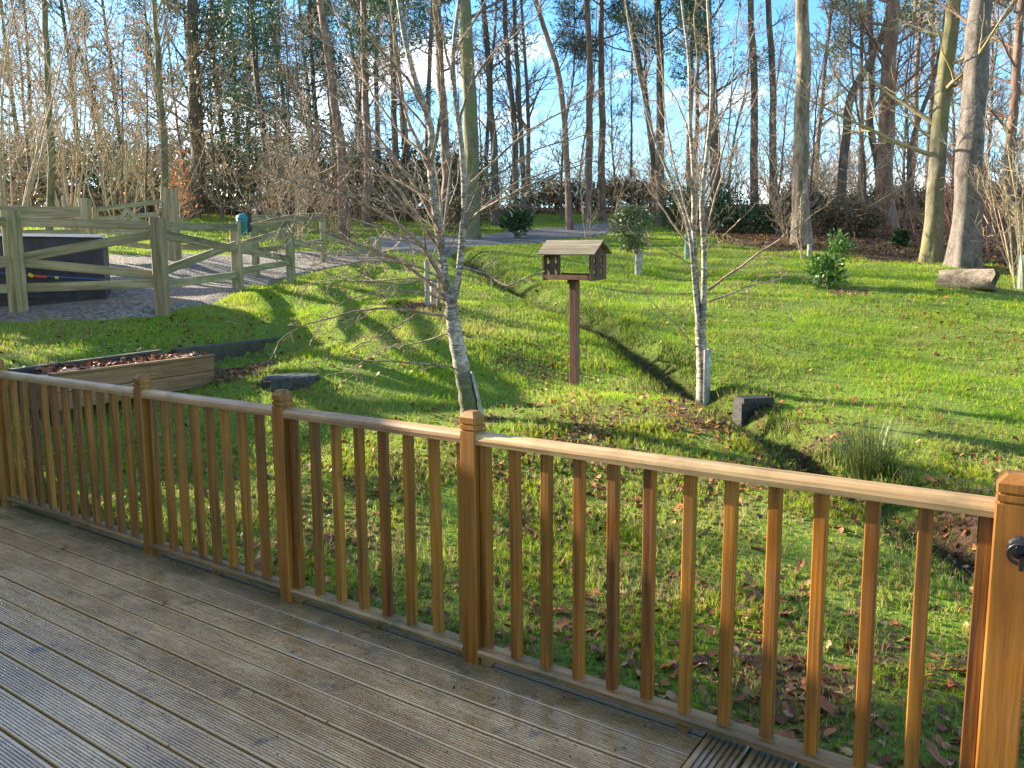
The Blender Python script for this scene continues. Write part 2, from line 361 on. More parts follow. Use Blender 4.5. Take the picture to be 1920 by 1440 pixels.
def seg_dist(x, y, poly):
    d = np.full(x.shape, 1e9); side = np.zeros(x.shape)
    for a, b in zip(poly[:-1], poly[1:]):
        ab = b - a; l2 = (ab ** 2).sum(); t = np.clip(((x - a[0]) * ab[0] + (y - a[1]) * ab[1]) / l2, 0, 1)
        dx, dy = x - a[0] - t * ab[0], y - a[1] - t * ab[1]; q = np.hypot(dx, dy)
        s = np.sign(ab[0] * dy - ab[1] * dx)
        side = np.where(q < d, s, side); d = np.minimum(d, q)
    return d, side
_r = np.random.default_rng(3)
WV = [( _r.uniform(.25, 3.4), _r.uniform(0, 6.28), _r.uniform(0, 6.28)) for _ in range(26)]
def terrain(x, y):
    x = np.atleast_1d(np.asarray(x, float)); y = np.atleast_1d(np.asarray(y, float)); shp = x.shape; x = x.ravel(); y = y.ravel()
    xc = np.clip(x, -60, 60); yc = np.clip(y, -12, 70)
    z = CF[0] + CF[1] * xc + CF[2] * yc
    for (ax, ay), wt in zip(AX, WT): z = z + wt * tps((xc - ax) ** 2 + (yc - ay) ** 2)
    rr = np.hypot(x, y)
    z = np.clip(z, -2, 9)
    bumpz = sum(np.sin(x * k * math.cos(a) + y * k * math.sin(a) + p) * .012 / k ** .6 for k, a, p in WV)
    z = z + bumpz * np.clip((rr - 3) / 3, 0, 1) * 1.3
    d, s = seg_dist(x, y, DITCH)     # a shallow ditch, steeper far bank
    wdt = np.where(s > 0, .20, .36)
    z = z - .29 * np.exp(-(d / wdt) ** 2) + np.where(s > 0, .02, 0) * np.exp(-((d - .55) / .45) ** 2)
    d2, s2 = seg_dist(x, y, SLP)      # bank held by the sleepers: lower in front, level behind
    tp = sstep(11.0, 9.4, y) * sstep(5.6, 6.4, y)
    z = z - np.where(s2 < 0, .19 * np.exp(-(np.maximum(d2 - .25, 0) / .45) ** 2), 0) * tp
    # under the deck
    nd = x * NN.x + y * NN.y
    sd_ = x * DD.x + y * DD.y
    k = np.clip((2.52 - nd) / .15, 0, 1) * np.clip((12 - np.abs(sd_)) / 1, 0, 1)
    z = np.where((k > 0) & (z > -.2), z * (1 - k) + (-.2) * k, z)
    return z.reshape(shp)
def tz(x, y): return float(terrain(x, y)[0])
def hit(px, py, Ymin=2.5, Ymax=75):
    d = ray(px, py); ys = np.geomspace(Ymin, Ymax, 500); t = ys / d.y
    z = CAMH + d.z * t - terrain(d.x * t, ys)
    i = np.argmax(z < 0)
    if z[i] >= 0: i = len(ys) - 1
    if i > 0: a = z[i - 1] / (z[i - 1] - z[i] + 1e-9); Y = ys[i - 1] + a * (ys[i] - ys[i - 1])
    else: Y = ys[0]
    p = at(px, py, Y); return Vector((p.x, p.y, tz(p.x, p.y)))
def ground(px, Y):
    """point on the ground at image column px and distance Y"""
    x = (px - 960) / F * Y / 1.0 * 1.0
    return Vector((x, Y, tz(x, Y)))
def axis(lo, hi, d0, far, g):
    a = list(np.arange(lo, hi + 1e-6, d0)); st = d0; v = hi
    while v < far: st *= g; v += st; a.append(v)
    st = d0; v = lo
    while v > -far: st *= g; v -= st; a.insert(0, v)
    return np.array(a)
gx = axis(-12, 14, .11, 1500, 1.12); gy = axis(1.5, 22, .10, 1500, 1.10)
GX, GY = np.meshgrid(gx, gy); GZ = terrain(GX, GY)
nx, ny = len(gx), len(gy)
idx = np.arange(nx * ny).reshape(ny, nx)
faces = np.stack([idx[:-1, :-1], idx[:-1, 1:], idx[1:, 1:], idx[1:, :-1]], -1).reshape(-1, 4)
def sstep(a, b, x): t = np.clip((x - a) / (b - a), 0, 1); return t * t * (3 - 2 * t)
# litter weight: woodland floor at right/back, under birch 2, along the ditch, by the planter
LIT = [(1640, 440, 2.2, 1.0), (1780, 460, 2.0, 1.), (1580, 470, 1.6, .9), (1880, 480, 2.0, 1.), (1700, 480, 1.7, 1.0), (1300, 770, 1.0, .6), (1400, 800, .9, .5), (1230, 740, .7, .5), (1530, 850, .4, .55),
       (1250, 700, .6, .3), (800, 575, .5, .8), (440, 700, .5, .9), (1850, 985, .6, .8), (1700, 1250, .5, .5), (1850, 620, .8, .25), (1590, 548, .5, .8), (1000, 690, .9, .5), (1130, 800, 1.3, .55), (900, 790, .6, .55), (700, 900, .5, .5), (1000, 850, .7, .5), (1100, 1150, .5, .5), (1500, 1300, .5, .55), (1350, 900, .6, .5), (450, 640, 1.0, .4), (250, 640, .8, .35)]
LITW = [(hit(a, b), c, d) for a, b, c, d in LIT]
def litter(x, y):
    v = np.zeros(np.shape(x))
    for p, r, a in LITW: v = np.maximum(v, a * np.exp(-(((x - p.x) ** 2 + (y - p.y) ** 2) / (r * r)) ** 1.3))
    # woodland floor: beyond a line on the right and far behind
    far = sstep(33, 40, y) * .9
    right = sstep(0, 2.5, (x - 6.2) * .55 + (y - 17.0) * .83 ) * sstep(5.0, 7.0, x)
    left = sstep(30, 34, y) * sstep(2, -2, x) * .7
    d, s_ = seg_dist(x, y, DITCH); v = np.maximum(v, .5 * np.exp(-((d - .02) / .13) ** 2)); return np.clip(np.maximum.reduce([v, far, right, left]), 0, 1)
lw = litter(GX, GY).ravel()
def ground_mat():
    m, N, L, bs = newmat('lawn_and_woodland_floor'); geo = N.new('ShaderNodeNewGeometry'); pos = geo.outputs['Position']
    at_ = N.new('ShaderNodeAttribute'); at_.attribute_name = 'tint'
    s = N.new('ShaderNodeSeparateColor'); L.new(at_.outputs['Color'], s.inputs[0])
    n1 = noise(N, L, pos, 45, 5, .7); n2 = noise(N, L, pos, 1.1, 6, .6); n3 = noise(N, L, pos, 9, 6, .75)
    g = ramp(N, L, n1, [(.3, (.05, .085, .012)), (.5, (.12, .21, .022)), (.7, (.24, .35, .05))])
    g = mix(N, L, ramp(N, L, n2, [(.42, (0, 0, 0)), (.62, (.6, .6, .6))]), g, (.17, .20, .05))
    g = mix(N, L, ramp(N, L, n3, [(.56, (0, 0, 0)), (.68, (.8, .8, .8))]), g, (.10, .062, .035))
    l = ramp(N, L, noise(N, L, pos, 28, 5, .8), [(.3, (.035, .02, .014)), (.5, (.13, .07, .045)), (.7, (.26, .15, .10))])
    k = mathn(N, L, 'ADD', s.outputs[0], mathn(N, L, 'MULTIPLY', mathn(N, L, 'SUBTRACT', n3, .5), .9))
    c = mix(N, L, ramp(N, L, k, [(.42, (0, 0, 0)), (.6, (1, 1, 1))]), g, l)
    c = mix(N, L, mathn(N, L, 'MULTIPLY', s.outputs[1], .9), c, (.028, .026, .014))  # shade of the ditch put into the ground colour along its line
    L.new(c, bs.inputs['Base Color']); bs.inputs['Roughness'].default_value = .95; bs.inputs['Specular IOR Level'].default_value = .1
    bump(N, L, mathn(N, L, 'ADD', n1, n3), .8, .04, bs)
    return m
M['ground'] = ground_mat()
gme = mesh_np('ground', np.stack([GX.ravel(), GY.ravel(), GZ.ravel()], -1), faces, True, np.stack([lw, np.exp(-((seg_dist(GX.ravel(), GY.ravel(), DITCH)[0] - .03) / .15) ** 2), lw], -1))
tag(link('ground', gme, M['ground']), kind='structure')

# strips that follow the ground: gravel drive and tarmac road
def strip(name, e1, e2, mat, lift, n=60, mrows=26, hits=True):
    def res(e):
        e = np.array([tuple(hit(*q)) if hits else tuple(q) for q in e])[:, :2]
        s = np.concatenate([[0], np.cumsum(np.hypot(*np.diff(e, axis=0).T))]); u = np.linspace(0, s[-1], n)
        return np.stack([np.interp(u, s, e[:, 0]), np.interp(u, s, e[:, 1])], -1)
    a, b = res(e1), res(e2)
    t = np.linspace(0, 1, mrows)[:, None, None]; Pq = a[None] * (1 - t) + b[None] * t
    wob = np.random.default_rng(5).normal(0, .03, (n, 2)); Pq[0] += wob; Pq[-1] += wob[::-1]
    z = terrain(Pq[..., 0], Pq[..., 1]) + lift
    z[0] -= .04; z[-1] -= .04
    v = np.concatenate([Pq, z[..., None]], -1).reshape(-1, 3)
    ii = np.arange(n * mrows).reshape(mrows, n)
    f = np.stack([ii[:-1, :-1], ii[:-1, 1:], ii[1:, 1:], ii[1:, :-1]], -1).reshape(-1, 4)
    me = mesh_np(name, v, f, True); return tag(link(name, me, mat), kind='structure'), Pq
def gravel_mat():
    m, N, L, bs = newmat('grey_gravel'); geo = N.new('ShaderNodeNewGeometry'); pos = geo.outputs['Position']
    vo = N.new('ShaderNodeTexVoronoi'); vo.inputs['Scale'].default_value = 28; L.new(pos, vo.inputs['Vector'])
    n = noise(N, L, pos, .8, 5, .7)
    sc = N.new('ShaderNodeSeparateColor'); L.new(vo.outputs['Color'], sc.inputs[0])
    c = ramp(N, L, sc.outputs[0], [(0, (.055, .048, .038)), (.5, (.145, .13, .105)), (1, (.29, .265, .22))])
    c = mix(N, L, ramp(N, L, n, [(.5, (0, 0, 0)), (.66, (.6, .6, .6))]), c, (.17, .11, .07))
    L.new(c, bs.inputs['Base Color']); bs.inputs['Roughness'].default_value = .8; bump(N, L, vo.outputs['Distance'], 1, .03, bs)
    return m
M['gravel'] = gravel_mat()
M['tarmac'] = simple('worn_tarmac', (.085, .08, .075), .75, (.145, .14, .13), 3, .2)
GR, GRP = strip('gravel_drive', [(-150, 470), (150, 476), (320, 477), (450, 478), (600, 474), (716, 468)], [(-150, 600), (200, 603), (310, 598), (420, 562), (520, 528), (722, 492)], M['gravel'], .03)
RD, RDP = strip('tarmac_road', [(700, 470), (773, 478), (857, 471), (1007, 457), (1100, 446), (1160, 434)], [(690, 446), (800, 445), (940, 437), (1050, 428), (1120, 421), (1165, 414)], M['tarmac'], .045)
def inpoly(x, y, poly):
    ins = np.zeros(x.shape, bool); j = len(poly) - 1
    for i in range(len(poly)):
        xi, yi = poly[i]; xj, yj = poly[j]
        c = ((yi > y) != (yj > y)) & (x < (xj - xi) * (y - yi) / (yj - yi + 1e-12) + xi); ins ^= c; j = i
    return ins
POLYS = [np.concatenate([q[0], q[-1][::-1]]) for q in (GRP, RDP)]

# ------------------------------------------------------------------ decking
deck = empty('deck', (0, 0, 0)); tag(deck, kind='structure'); deck.rotation_euler = (0, 0, -PHI)
# in deck space: X along the railing (s), Y away from the camera (n)
def reeded(wd, th, ngr, gd, edge=.011):
    """profile in (y,z), top at z=0, reeded grooves, rounded lips"""
    h = wd / 2; top = [(-h, -.012), (-h + .002, -.004), (-h + .006, -.0005), (-h + edge, -.0005)]
    span = wd - 2 * edge; p = span / ngr
    for i in range(ngr):
        a = -h + edge + i * p
        top += [(a + p * .16, -gd), (a + p * .34, -gd)]
        top += [(a + p * .44, -.0002), (a + p * .96, -.0002)]
    top += [(h - .006, -.0005), (h - .002, -.004), (h, -.012)]
    return [(h, -th), ] + top[::-1] + [(-h, -th)]
PROF = reeded(.123, .028, 9, .0035)
S_END = -.845
rb = random.Random(4)
k = 0; nn_ = 2.43
pv, pf = extrude(PROF[::-1], -4.4, 4.4)
board_me = None
while nn_ > -1.3:
    c = Vector((S_END - 4.4, nn_ - .06, 0))
    if board_me is None:
        o = mk('deck_board', pv, pf, M['deck'], deck); board_me = o.data
    else: o = link('deck_board', board_me, M['deck'], deck)
    o.location = c + Vector((rb.uniform(-.0015, .0015), rb.uniform(-.001, .001), rb.uniform(-.0015, .0008)))
    nn_ -= .1265; k += 1
PROF2 = reeded(.140, .028, 6, .006, .012)
pv, pf = extrude(PROF2[::-1], -1.75, 1.75); b2 = None; s = S_END + .008
M['deck2'] = M['deck']
while s < 2.4:
    if b2 is None: o = mk('cross_board', pv, pf, M['deck'], deck); b2 = o.data
    else: o = link('cross_board', b2, M['deck'], deck)
    o.rotation_euler = (0, 0, R(90)); o.location = (s + .07, 2.43 - 1.75, .012 + rb.uniform(-.001, .001)); s += .147
v, f = boxm(9.0, .035, .14, (S_END - 4.4, 2.452, -.095)); mk('fascia_board', v, f, M['sleeper'], deck)
for s in (-9, -7, -5, -3, -1, 1, 2.3):
    v, f = boxm(.07, 3.7, .10, (s, .58, -.085)); mk('joist', v, f, M['sleeper'], deck)

# ------------------------------------------------------------------ railing
rail = empty('deck_railing', (0, 0, 0)); rail.location = fence_pt(-2.87); rail.rotation_euler = (0, 0, -PHI)
tag(rail, 'golden stained timber balustrade with capped posts along the edge of the wet decking', 'railing')
S0 = -2.87
def oct_sec(h, z, ch=.006): 
    return [(-h + ch, -h, z), (h - ch, -h, z), (h, -h + ch, z), (h, h - ch, z), (h - ch, h, z), (-h + ch, h, z), (-h, h - ch, z), (-h, -h + ch, z)]
def newel(top, h=.036):
    secs = [(h, -.25), (h, top - .075), (h - .005, top - .0735), (h - .005, top - .0685), (h, top - .067), (h, top - .052), (h - .005, top - .0505), (h - .005, top - .0455), (h, top - .044), (h, top - .022), (h * .55, top)]
    v = []; f = []
    for hh, z in secs: v += oct_sec(hh, z, min(.005, hh * .15))
    for i in range(len(secs) - 1):
        for j in range(8): a = i * 8 + j; b = i * 8 + (j + 1) % 8; f.append((a, b, b + 8, a + 8))
    f.append(tuple(range((len(secs) - 1) * 8, len(secs) * 8)))
    return v, f
v, f = newel(.99); POSTME = None
PS = [-5.755, -4.018, -2.870, -1.7805, -.044]
v2, f2 = newel(.99)
# post top cap material: same stain, weathered on top
for s in PS:
    if s == -.044: v_, f_ = newel(.985, .046); o = mk('post', v_, f_, M['post'], rail)
    elif POSTME is None: o = mk('post', v2, f2, M['post'], rail); POSTME = o.data
    else: o = link('post', POSTME, M['post'], rail)
    o.location = (s - S0, -.005, 0)
bv, bf = boxm(.036, .036, .835, bev=.003); BM = None
tp = [(-.036, .868), (.036, .868), (.036, .892), (.030, .903), (.014, .911), (-.010, .912), (-.028, .907), (-.036, .897), (-.039, .885)]
bt = [(-.040, .036), (.036, .036), (.036, .056), (.030, .062), (-.012, .064), (-.014, .060), (-.020, .061), (-.032, .060), (-.040, .052)]
cnts = [13, 9, 8, 13]
for i in range(4):
    a, b = PS[i] + .036, PS[i + 1] - (.036 if i < 3 else .046)
    v, f = extrude([(p[0], p[1]) for p in tp], a - S0, b - S0); mk('top_rail', v, f, M['rail_x'], rail)
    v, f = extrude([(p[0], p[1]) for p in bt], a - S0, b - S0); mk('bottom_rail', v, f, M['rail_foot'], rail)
    n = cnts[i]; s0, s1 = a + .020, b - .020
    for j in range(n):
        s = s0 + (s1 - s0) * j / (n - 1)
        if BM is None: o = mk('baluster', bv, bf, M['rail'], rail); BM = o.data
        else: o = link('baluster', BM, M['rail'], rail)
        o.location = (s - S0 + random.gauss(0, .0012), .004 + random.gauss(0, .0008), .062 + .835 / 2 - .02)
        o.rotation_euler = (random.gauss(0, .003), random.gauss(0, .0025), random.gauss(0, .03))
    for s in (a + .024, (a + b) / 2, b - .024) if i in (0, 3) else (a + .024, (a + b) / 2, b - .024):
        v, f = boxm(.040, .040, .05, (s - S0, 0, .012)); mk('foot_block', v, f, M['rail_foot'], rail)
v, f = extrude([(p[0], p[1]) for p in tp], -7.6 - S0, PS[0] - .036 - S0); mk('top_rail', v, f, M['rail_x'], rail)
v, f = extrude([(p[0], p[1]) for p in bt], -7.6 - S0, PS[0] - .036 - S0); mk('bottom_rail', v, f, M['rail_foot'], rail)
for j in range(13):
    o = link('baluster', BM, M['rail'], rail); o.location = (PS[0] - .07 - j * .135 - S0, .004, .062 + .835 / 2 - .02)
# gate beside the end post
gate = empty('garden_gate', (0, 0, 0)); gate.location = fence_pt(.02); gate.rotation_euler = (0, 0, -PHI)
tag(gate, 'golden stained gate leaf at the right edge, beside the latch post', 'gate')
for x in (.035, .93): v, f = boxm(.045, .045, .84, (x, 0, .50), .003); mk('stile', v, f, M['rail'], gate)
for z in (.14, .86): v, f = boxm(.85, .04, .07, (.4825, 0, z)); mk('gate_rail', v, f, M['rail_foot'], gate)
for j in range(6): v, f = boxm(.034, .03, .76, (.15 + j * .13, -.036, .50), .003); mk('baluster', v, f, M['rail'], gate)

def lathe(prof, n=16, ax='z'):
    v = []; f = []
    for r, z in prof:
        for j in range(n):
            a = 2 * math.pi * j / n; p = (r * math.cos(a), r * math.sin(a), z)
            v.append(p if ax == 'z' else (p[0], p[2], p[1]))
    for i in range(len(prof) - 1):
        for j in range(n): a = i * n + j; b = i * n + (j + 1) % n; f.append((a, b, b + n, a + n))
    f.append(tuple(range(n - 1, -1, -1))); f.append(tuple(range((len(prof) - 1) * n, len(prof) * n)))
    return v, f
def torus(R0, r, n=18, m_=8, ax='y'):
    v = []; f = []
    for i in range(n):
        a = 2 * math.pi * i / n
        for j in range(m_):
            b = 2 * math.pi * j / m_; rr = R0 + r * math.cos(b); v.append((rr * math.cos(a), r * math.sin(b), rr * math.sin(a)))
    for i in range(n):
        for j in range(m_): f.append((i * m_ + j, i * m_ + (j + 1) % m_, ((i + 1) % n) * m_ + (j + 1) % m_, ((i + 1) % n) * m_ + j))
    return v, f
lp = at(1912, 998, 2.0)
latch = empty('ring_latch', (0, 0, 0)); s_ = lp.dot(DD); latch.location = fence_pt(-.028, lp.z, -.054); latch.rotation_euler = (0, 0, -PHI)
tag(latch, 'black iron ring latch on the front of the gate post at the right edge', 'latch')
v, f = lathe([(.030, 0), (.030, -.004), (.024, -.008), (.012, -.012), (.010, -.02)], 18, 'y'); mk('backplate', v, f, M['black_iron'], latch)
v, f = torus(.026, .0045); o = mk('ring_handle', v, f, M['black_iron'], latch, True); o.location = (0, -.018, -.012); o.rotation_euler = (.15, 0, 0)
v, f = boxm(.012, .012, .035, (.004, -.014, -.036), .002); mk('drop_tongue', v, f, M['black_iron'], latch)

# ------------------------------------------------------------------ tubes (branches)
class Tubes:
    def __init__(s): s.g = {}
    def add(s, pts, rad, sides):
        k = (len(pts), sides); s.g.setdefault(k, []).append((pts, rad))
    def mesh(s, name):
        V = []; Fq = []; off = 0
        for (k, n), lst in s.g.items():
            P = np.array([[tuple(p) for p in a] for a, _ in lst]); Rr = np.array([b for _, b in lst])
            T = np.gradient(P, axis=1); T /= np.linalg.norm(T, axis=2, keepdims=True) + 1e-9
            mean = P[:, -1] - P[:, 0]; ref = np.where(np.abs(mean[:, 2:3]) > .8 * np.linalg.norm(mean, axis=1, keepdims=True), np.array([[1., .13, 0]]), np.array([[.05, .03, 1.]]))
            U = np.cross(T, ref[:, None]); U /= np.linalg.norm(U, axis=2, keepdims=True) + 1e-9
            W = np.cross(T, U)
            a = np.arange(n) * 2 * np.pi / n
            ring = P[:, :, None] + Rr[:, :, None, None] * (U[:, :, None] * np.cos(a)[None, None, :, None] + W[:, :, None] * np.sin(a)[None, None, :, None])
            m_ = len(lst); V.append(ring.reshape(-1, 3))
            ii = np.arange(m_ * k * n).reshape(m_, k, n) + off; jj = np.roll(ii, -1, axis=2)
            Fq.append(np.stack([ii[:, :-1], jj[:, :-1], jj[:, 1:], ii[:, 1:]], -1).reshape(-1, 4)); off += m_ * k * n
        return mesh_np(name, np.concatenate(V), np.concatenate(Fq), True)
def smooth_path(pts, n):
    P = np.array([tuple(p) for p in pts]); s = np.concatenate([[0], np.cumsum(np.linalg.norm(np.diff(P, axis=0), axis=1))])
    u = np.linspace(0, s[-1], n); Q = np.stack([np.interp(u, s, P[:, i]) for i in range(3)], -1)
    for _ in range(2): Q[1:-1] = .25 * Q[:-2] + .5 * Q[1:-1] + .25 * Q[2:]
    return [Vector(q) for q in Q]
def rdir(rd): return Vector((rd.gauss(0, 1), rd.gauss(0, 1), rd.gauss(0, 1))).normalized()
def side_dir(d, ang, rd, az=None):
    a = d.orthogonal().normalized(); b = d.cross(a); t = rd.uniform(0, 6.283) if az is None else az
    return (d * math.cos(ang) + (a * math.cos(t) + b * math.sin(t)) * math.sin(ang)).normalized()
def branch(T, p, d, Ln, r, lv, P, rd, tips=None):
    ns = P['seg'][lv]; st = Ln / ns; pts = [p.copy()]; rad = [r]; d = d.copy(); dirs = [d.copy()]
    for i in range(ns):
        d = (d + rdir(rd) * P['wig'][lv] + Vector((0, 0, P['trop'][lv]))).normalized()
        p = p + d * st; pts.append(p.copy()); rad.append(max(P['rmin'], r * (1 - (i + 1) / ns * P['tap']))); dirs.append(d.copy())
    T.add(pts, rad, P['sides'][lv])
    if lv + 1 < P['lv']: kids(T, pts, rad, Ln, lv + 1, P, rd, P['n'][lv + 1] * (P.get('nscale', 1)), P['start'][lv + 1], tips)
    elif tips is not None: tips.append((pts[-1], d)); tips.append((pts[len(pts) // 2], d))
def kids(T, pts, rad, Ln, lv, P, rd, n, t0=.2, tips=None, Lmul=1.0, away=None, upb=0):
    n = int(n) + (rd.random() < n % 1)
    for i in range(n):
        t = t0 + (1 - t0) * (i + rd.random()) / max(n, 1); t = min(t, .999); x = t * (len(pts) - 1); j = int(x); q = x - j
        p = pts[j].lerp(pts[j + 1], q); r = rad[j] * (1 - q) + rad[j + 1] * q
        d0 = (pts[j + 1] - pts[j]).normalized(); ang = rd.gauss(P['ang'][lv], .18)
        d = side_dir(d0, ang, rd)
        if d.z < P.get('minz', -1): d.z = abs(d.z) * .5; d.normalize()
        l = Ln * P['rat'][lv] * (1.15 - .75 * t) * rd.uniform(.6, 1.25) * Lmul
        branch(T, p, d, l, max(P['rmin'], min(r * .62, l * P.get('slim', .02))), lv, P, rd, tips)
def leaf_cloud(name, pts, n, size, mat, parent, spread, seed=0, shape='leaf', aspect=2.2, up=.0, flat=.5, droop=None):
    """n leaves scattered round the given centre points; each leaf is a small folded kite or a needle sliver"""
    r_ = np.random.default_rng(seed); P = np.array([tuple(p) for p in pts]); c = P[r_.integers(0, len(P), n)]
    off = r_.normal(0, 1, (n, 3)); off /= np.linalg.norm(off, axis=1, keepdims=True) + 1e-9; off *= (r_.random((n, 1)) ** .5) * np.array(spread)
    c = c + off
    d = off / (np.linalg.norm(off, axis=1, keepdims=True) + 1e-9) + r_.normal(0, .6, (n, 3)) + np.array([0, 0, up]); d /= np.linalg.norm(d, axis=1, keepdims=True)
    s = np.cross(d, r_.normal(0, 1, (n, 3))); s /= np.linalg.norm(s, axis=1, keepdims=True); nn2 = np.cross(d, s)
    ln = size * r_.uniform(.6, 1.3, (n, 1)); wd = ln / aspect
    if shape == 'leaf':
        v = np.stack([c, c + d * ln * .45 + s * wd * .5 + nn2 * wd * .15, c + d * ln, c + d * ln * .45 - s * wd * .5 + nn2 * wd * .15], 1)
        i = np.arange(n)[:, None] * 4; f = np.concatenate([i + [0, 1, 2], i + [0, 2, 3]], 0)
    else:
        v = np.stack([c - s * wd * .5, c + s * wd * .5, c + d * ln], 1); i = np.arange(n)[:, None] * 3; f = i + [0, 1, 2]
    me = mesh_np(name, v.reshape(-1, 3), f); return link(name, me, mat, parent)

# ------------------------------------------------------------------ foreground birches
PB = dict(lv=5, seg=[6, 6, 5, 4, 3], wig=[.1, .12, .16, .2, .22], trop=[.05, .05, .05, .05, .03], rmin=.0022, tap=.8, sides=[6, 6, 5, 3, 3],
          n=[0, 5, 5, 4, 3], start=[0, .2, .15, .15, .2], ang=[.6, .7, .75, .75, .8], rat=[.5, .55, .5, .5, .55], slim=.013)
def limb_tree(root_name, label, base, trunk, limbs, mat_tr, mat_tw, seed, Pm, group=None, cat='tree'):
    rd = random.Random(seed); root = empty(root_name, base); tag(root, label, cat, group)
    TT = Tubes(); TW = Tubes(); tips = []
    for pts, r0, r1, sides in trunk:
        q = smooth_path([p - base for p in pts], 26); rad = [r0 + (r1 - r0) * (i / 25) ** .9 for i in range(26)]
        if pts[0] is trunk[0][0][0]:
            for i in range(4): rad[i] *= 1 + .28 * (1 - i / 4) ** 2
        TT.add(q, [a * (1 + .06 * math.sin(i * 1.7 + seed)) for i, a in enumerate(rad)], sides)
    for pts, r0, r1, n, Lm in limbs:
        r0 *= 1.0; n *= 1.3; Lm *= 1.15
        k_ = 16; q = smooth_path([p - base for p in pts], k_); q = [a + rdir(rd) * .008 for a in q]
        rad = [r0 + (r1 - r0) * (i / (k_ - 1)) for i in range(k_)]
        TW.add(q, rad, 7)
        Ln = sum((q[i + 1] - q[i]).length for i in range(k_ - 1))
        kids(TW, q, rad, max(Ln, .8), 2, Pm, rd, n, .12, tips, Lm)
    link('trunk', TT.mesh('trunk'), mat_tr, root); link('branches', TW.mesh('branches'), mat_tw, root)
    return root, tips
def pp(lst, Y, jit=0.0, y1=None):
    """pixel path at distance Y (running to y1) as world points"""
    n = len(lst); return [at(a, b, Y + ((y1 - Y) * i / (n - 1) if y1 else 0)) for i, (a, b) in enumerate(lst)]
b1 = hit(884, 785); Y1 = b1.y; b1 = b1 - Vector((0, 0, .05))
M['birch1'] = birch_mat('silver_birch_bark', b1.z + .0, .62, (.03, .045, .008))
Tpath = [b1] + pp([(874, 730), (860, 660), (850, 610), (846, 578)], Y1)
Apath = pp([(846, 578), (833, 520), (826, 455), (813, 370), (806, 300), (812, 250), (800, 213)], Y1, y1=Y1 + .25)
A2 = pp([(800, 213), (778, 150), (760, 80), (747, 0), (738, -110), (730, -230)], Y1 + .25)
Bpath = pp([(847, 582), (861, 510), (868, 440), (872, 380), (870, 325), (862, 240), (850, 160), (848, 90), (862, 0), (872, -110)], Y1, y1=Y1 - .3)
L1 = [
 (pp([(838, 545), (826, 520), (795, 460), (750, 420), (707, 397), (640, 357), (600, 335), (560, 330)], Y1, y1=Y1 - .5), .026, .006, 9, .5),
 (pp([(836, 560), (800, 525), (773, 500), (723, 477), (640, 443), (560, 420), (500, 395), (455, 385)], Y1, y1=Y1 + .6), .02, .004, 10, .42),
 (pp([(838, 593), (783, 587), (740, 578), (707, 575), (640, 590), (560, 612), (520, 640)], Y1, y1=Y1 - .3), .014, .003, 8, .42),
 (pp([(780, 588), (730, 620), (690, 640), (640, 662)], Y1, y1=Y1 - .5), .008, .003, 4, .5),
 (pp([(855, 690), (790, 680), (707, 679), (640, 672), (580, 680)], Y1, y1=Y1 - .4), .010, .003, 4, .45),
 (pp([(852, 498), (900, 510), (933, 524), (948, 541), (980, 522), (1022, 508)], Y1, y1=Y1 - .6), .014, .004, 7, .5),
 (pp([(862, 440), (873, 423), (905, 390), (940, 372), (985, 352), (1060, 318), (1120, 300)], Y1, y1=Y1 - .7), .014, .004, 9, .45),
 (pp([(872, 352), (920, 310), (975, 255), (1010, 235), (1060, 205), (1095, 188), (1150, 150)], Y1, y1=Y1 + .4), .014, .003, 8, .5),
 (pp([(868, 430), (900, 395), (960, 345), (1000, 330), (1130, 290)], Y1, y1=Y1 + .8), .011, .003, 7, .5),
 (pp([(800, 213), (783, 187), (770, 147), (737, 123), (707, 83), (657, 17), (620, -60)], Y1 + .2, y1=Y1 - .4), .016, .004, 8, .5),
 (pp([(812, 330), (790, 290), (760, 210), (745, 130), (738, 60), (725, -40)], Y1 + .1, y1=Y1 + .5), .018, .006, 9, .5),
 (pp([(808, 300), (830, 210), (828, 130), (815, 40), (805, -60)], Y1 + .1, y1=Y1 - .5), .018, .007, 9, .5),
 (pp([(822, 430), (780, 350), (735, 290), (690, 230), (640, 190), (570, 130)], Y1, y1=Y1 + .6), .017, .004, 11, .5),
 (pp([(825, 470), (760, 370), (700, 300), (620, 250), (560, 230), (470, 170), (400, 130)], Y1, y1=Y1 - .8), .015, .003, 11, .45),
 (pp([(812, 365), (760, 320), (690, 290), (600, 300), (520, 280)], Y1, y1=Y1 - .9), .012, .003, 8, .5),
 (pp([(860, 230), (885, 150), (930, 90), (990, 50), (1030, 0)], Y1 - .2, y1=Y1 - .7), .012, .003, 7, .5),
 (pp([(851, 160), (835, 90), (820, 20), (800, -60)], Y1 - .25, y1=Y1 - .6), .012, .004, 6, .5),
 (pp([(848, 100), (890, 40), (930, -30), (960, -90)], Y1 - .25, y1=Y1 + .3), .012, .004, 5, .5),
 (pp([(806, 300), (740, 240), (680, 150), (640, 60), (610, -30)], Y1 + .1, y1=Y1 + 1.0), .013, .003, 9, .5),
 (pp([(843, 530), (790, 500), (700, 485), (640, 500), (560, 510), (500, 480)], Y1, y1=Y1 - 1.0), .012, .003, 7, .5),
 (pp([(855, 620), (800, 640), (720, 650), (650, 700), (600, 705)], Y1, y1=Y1 + .6), .008, .002, 5, .5),
]
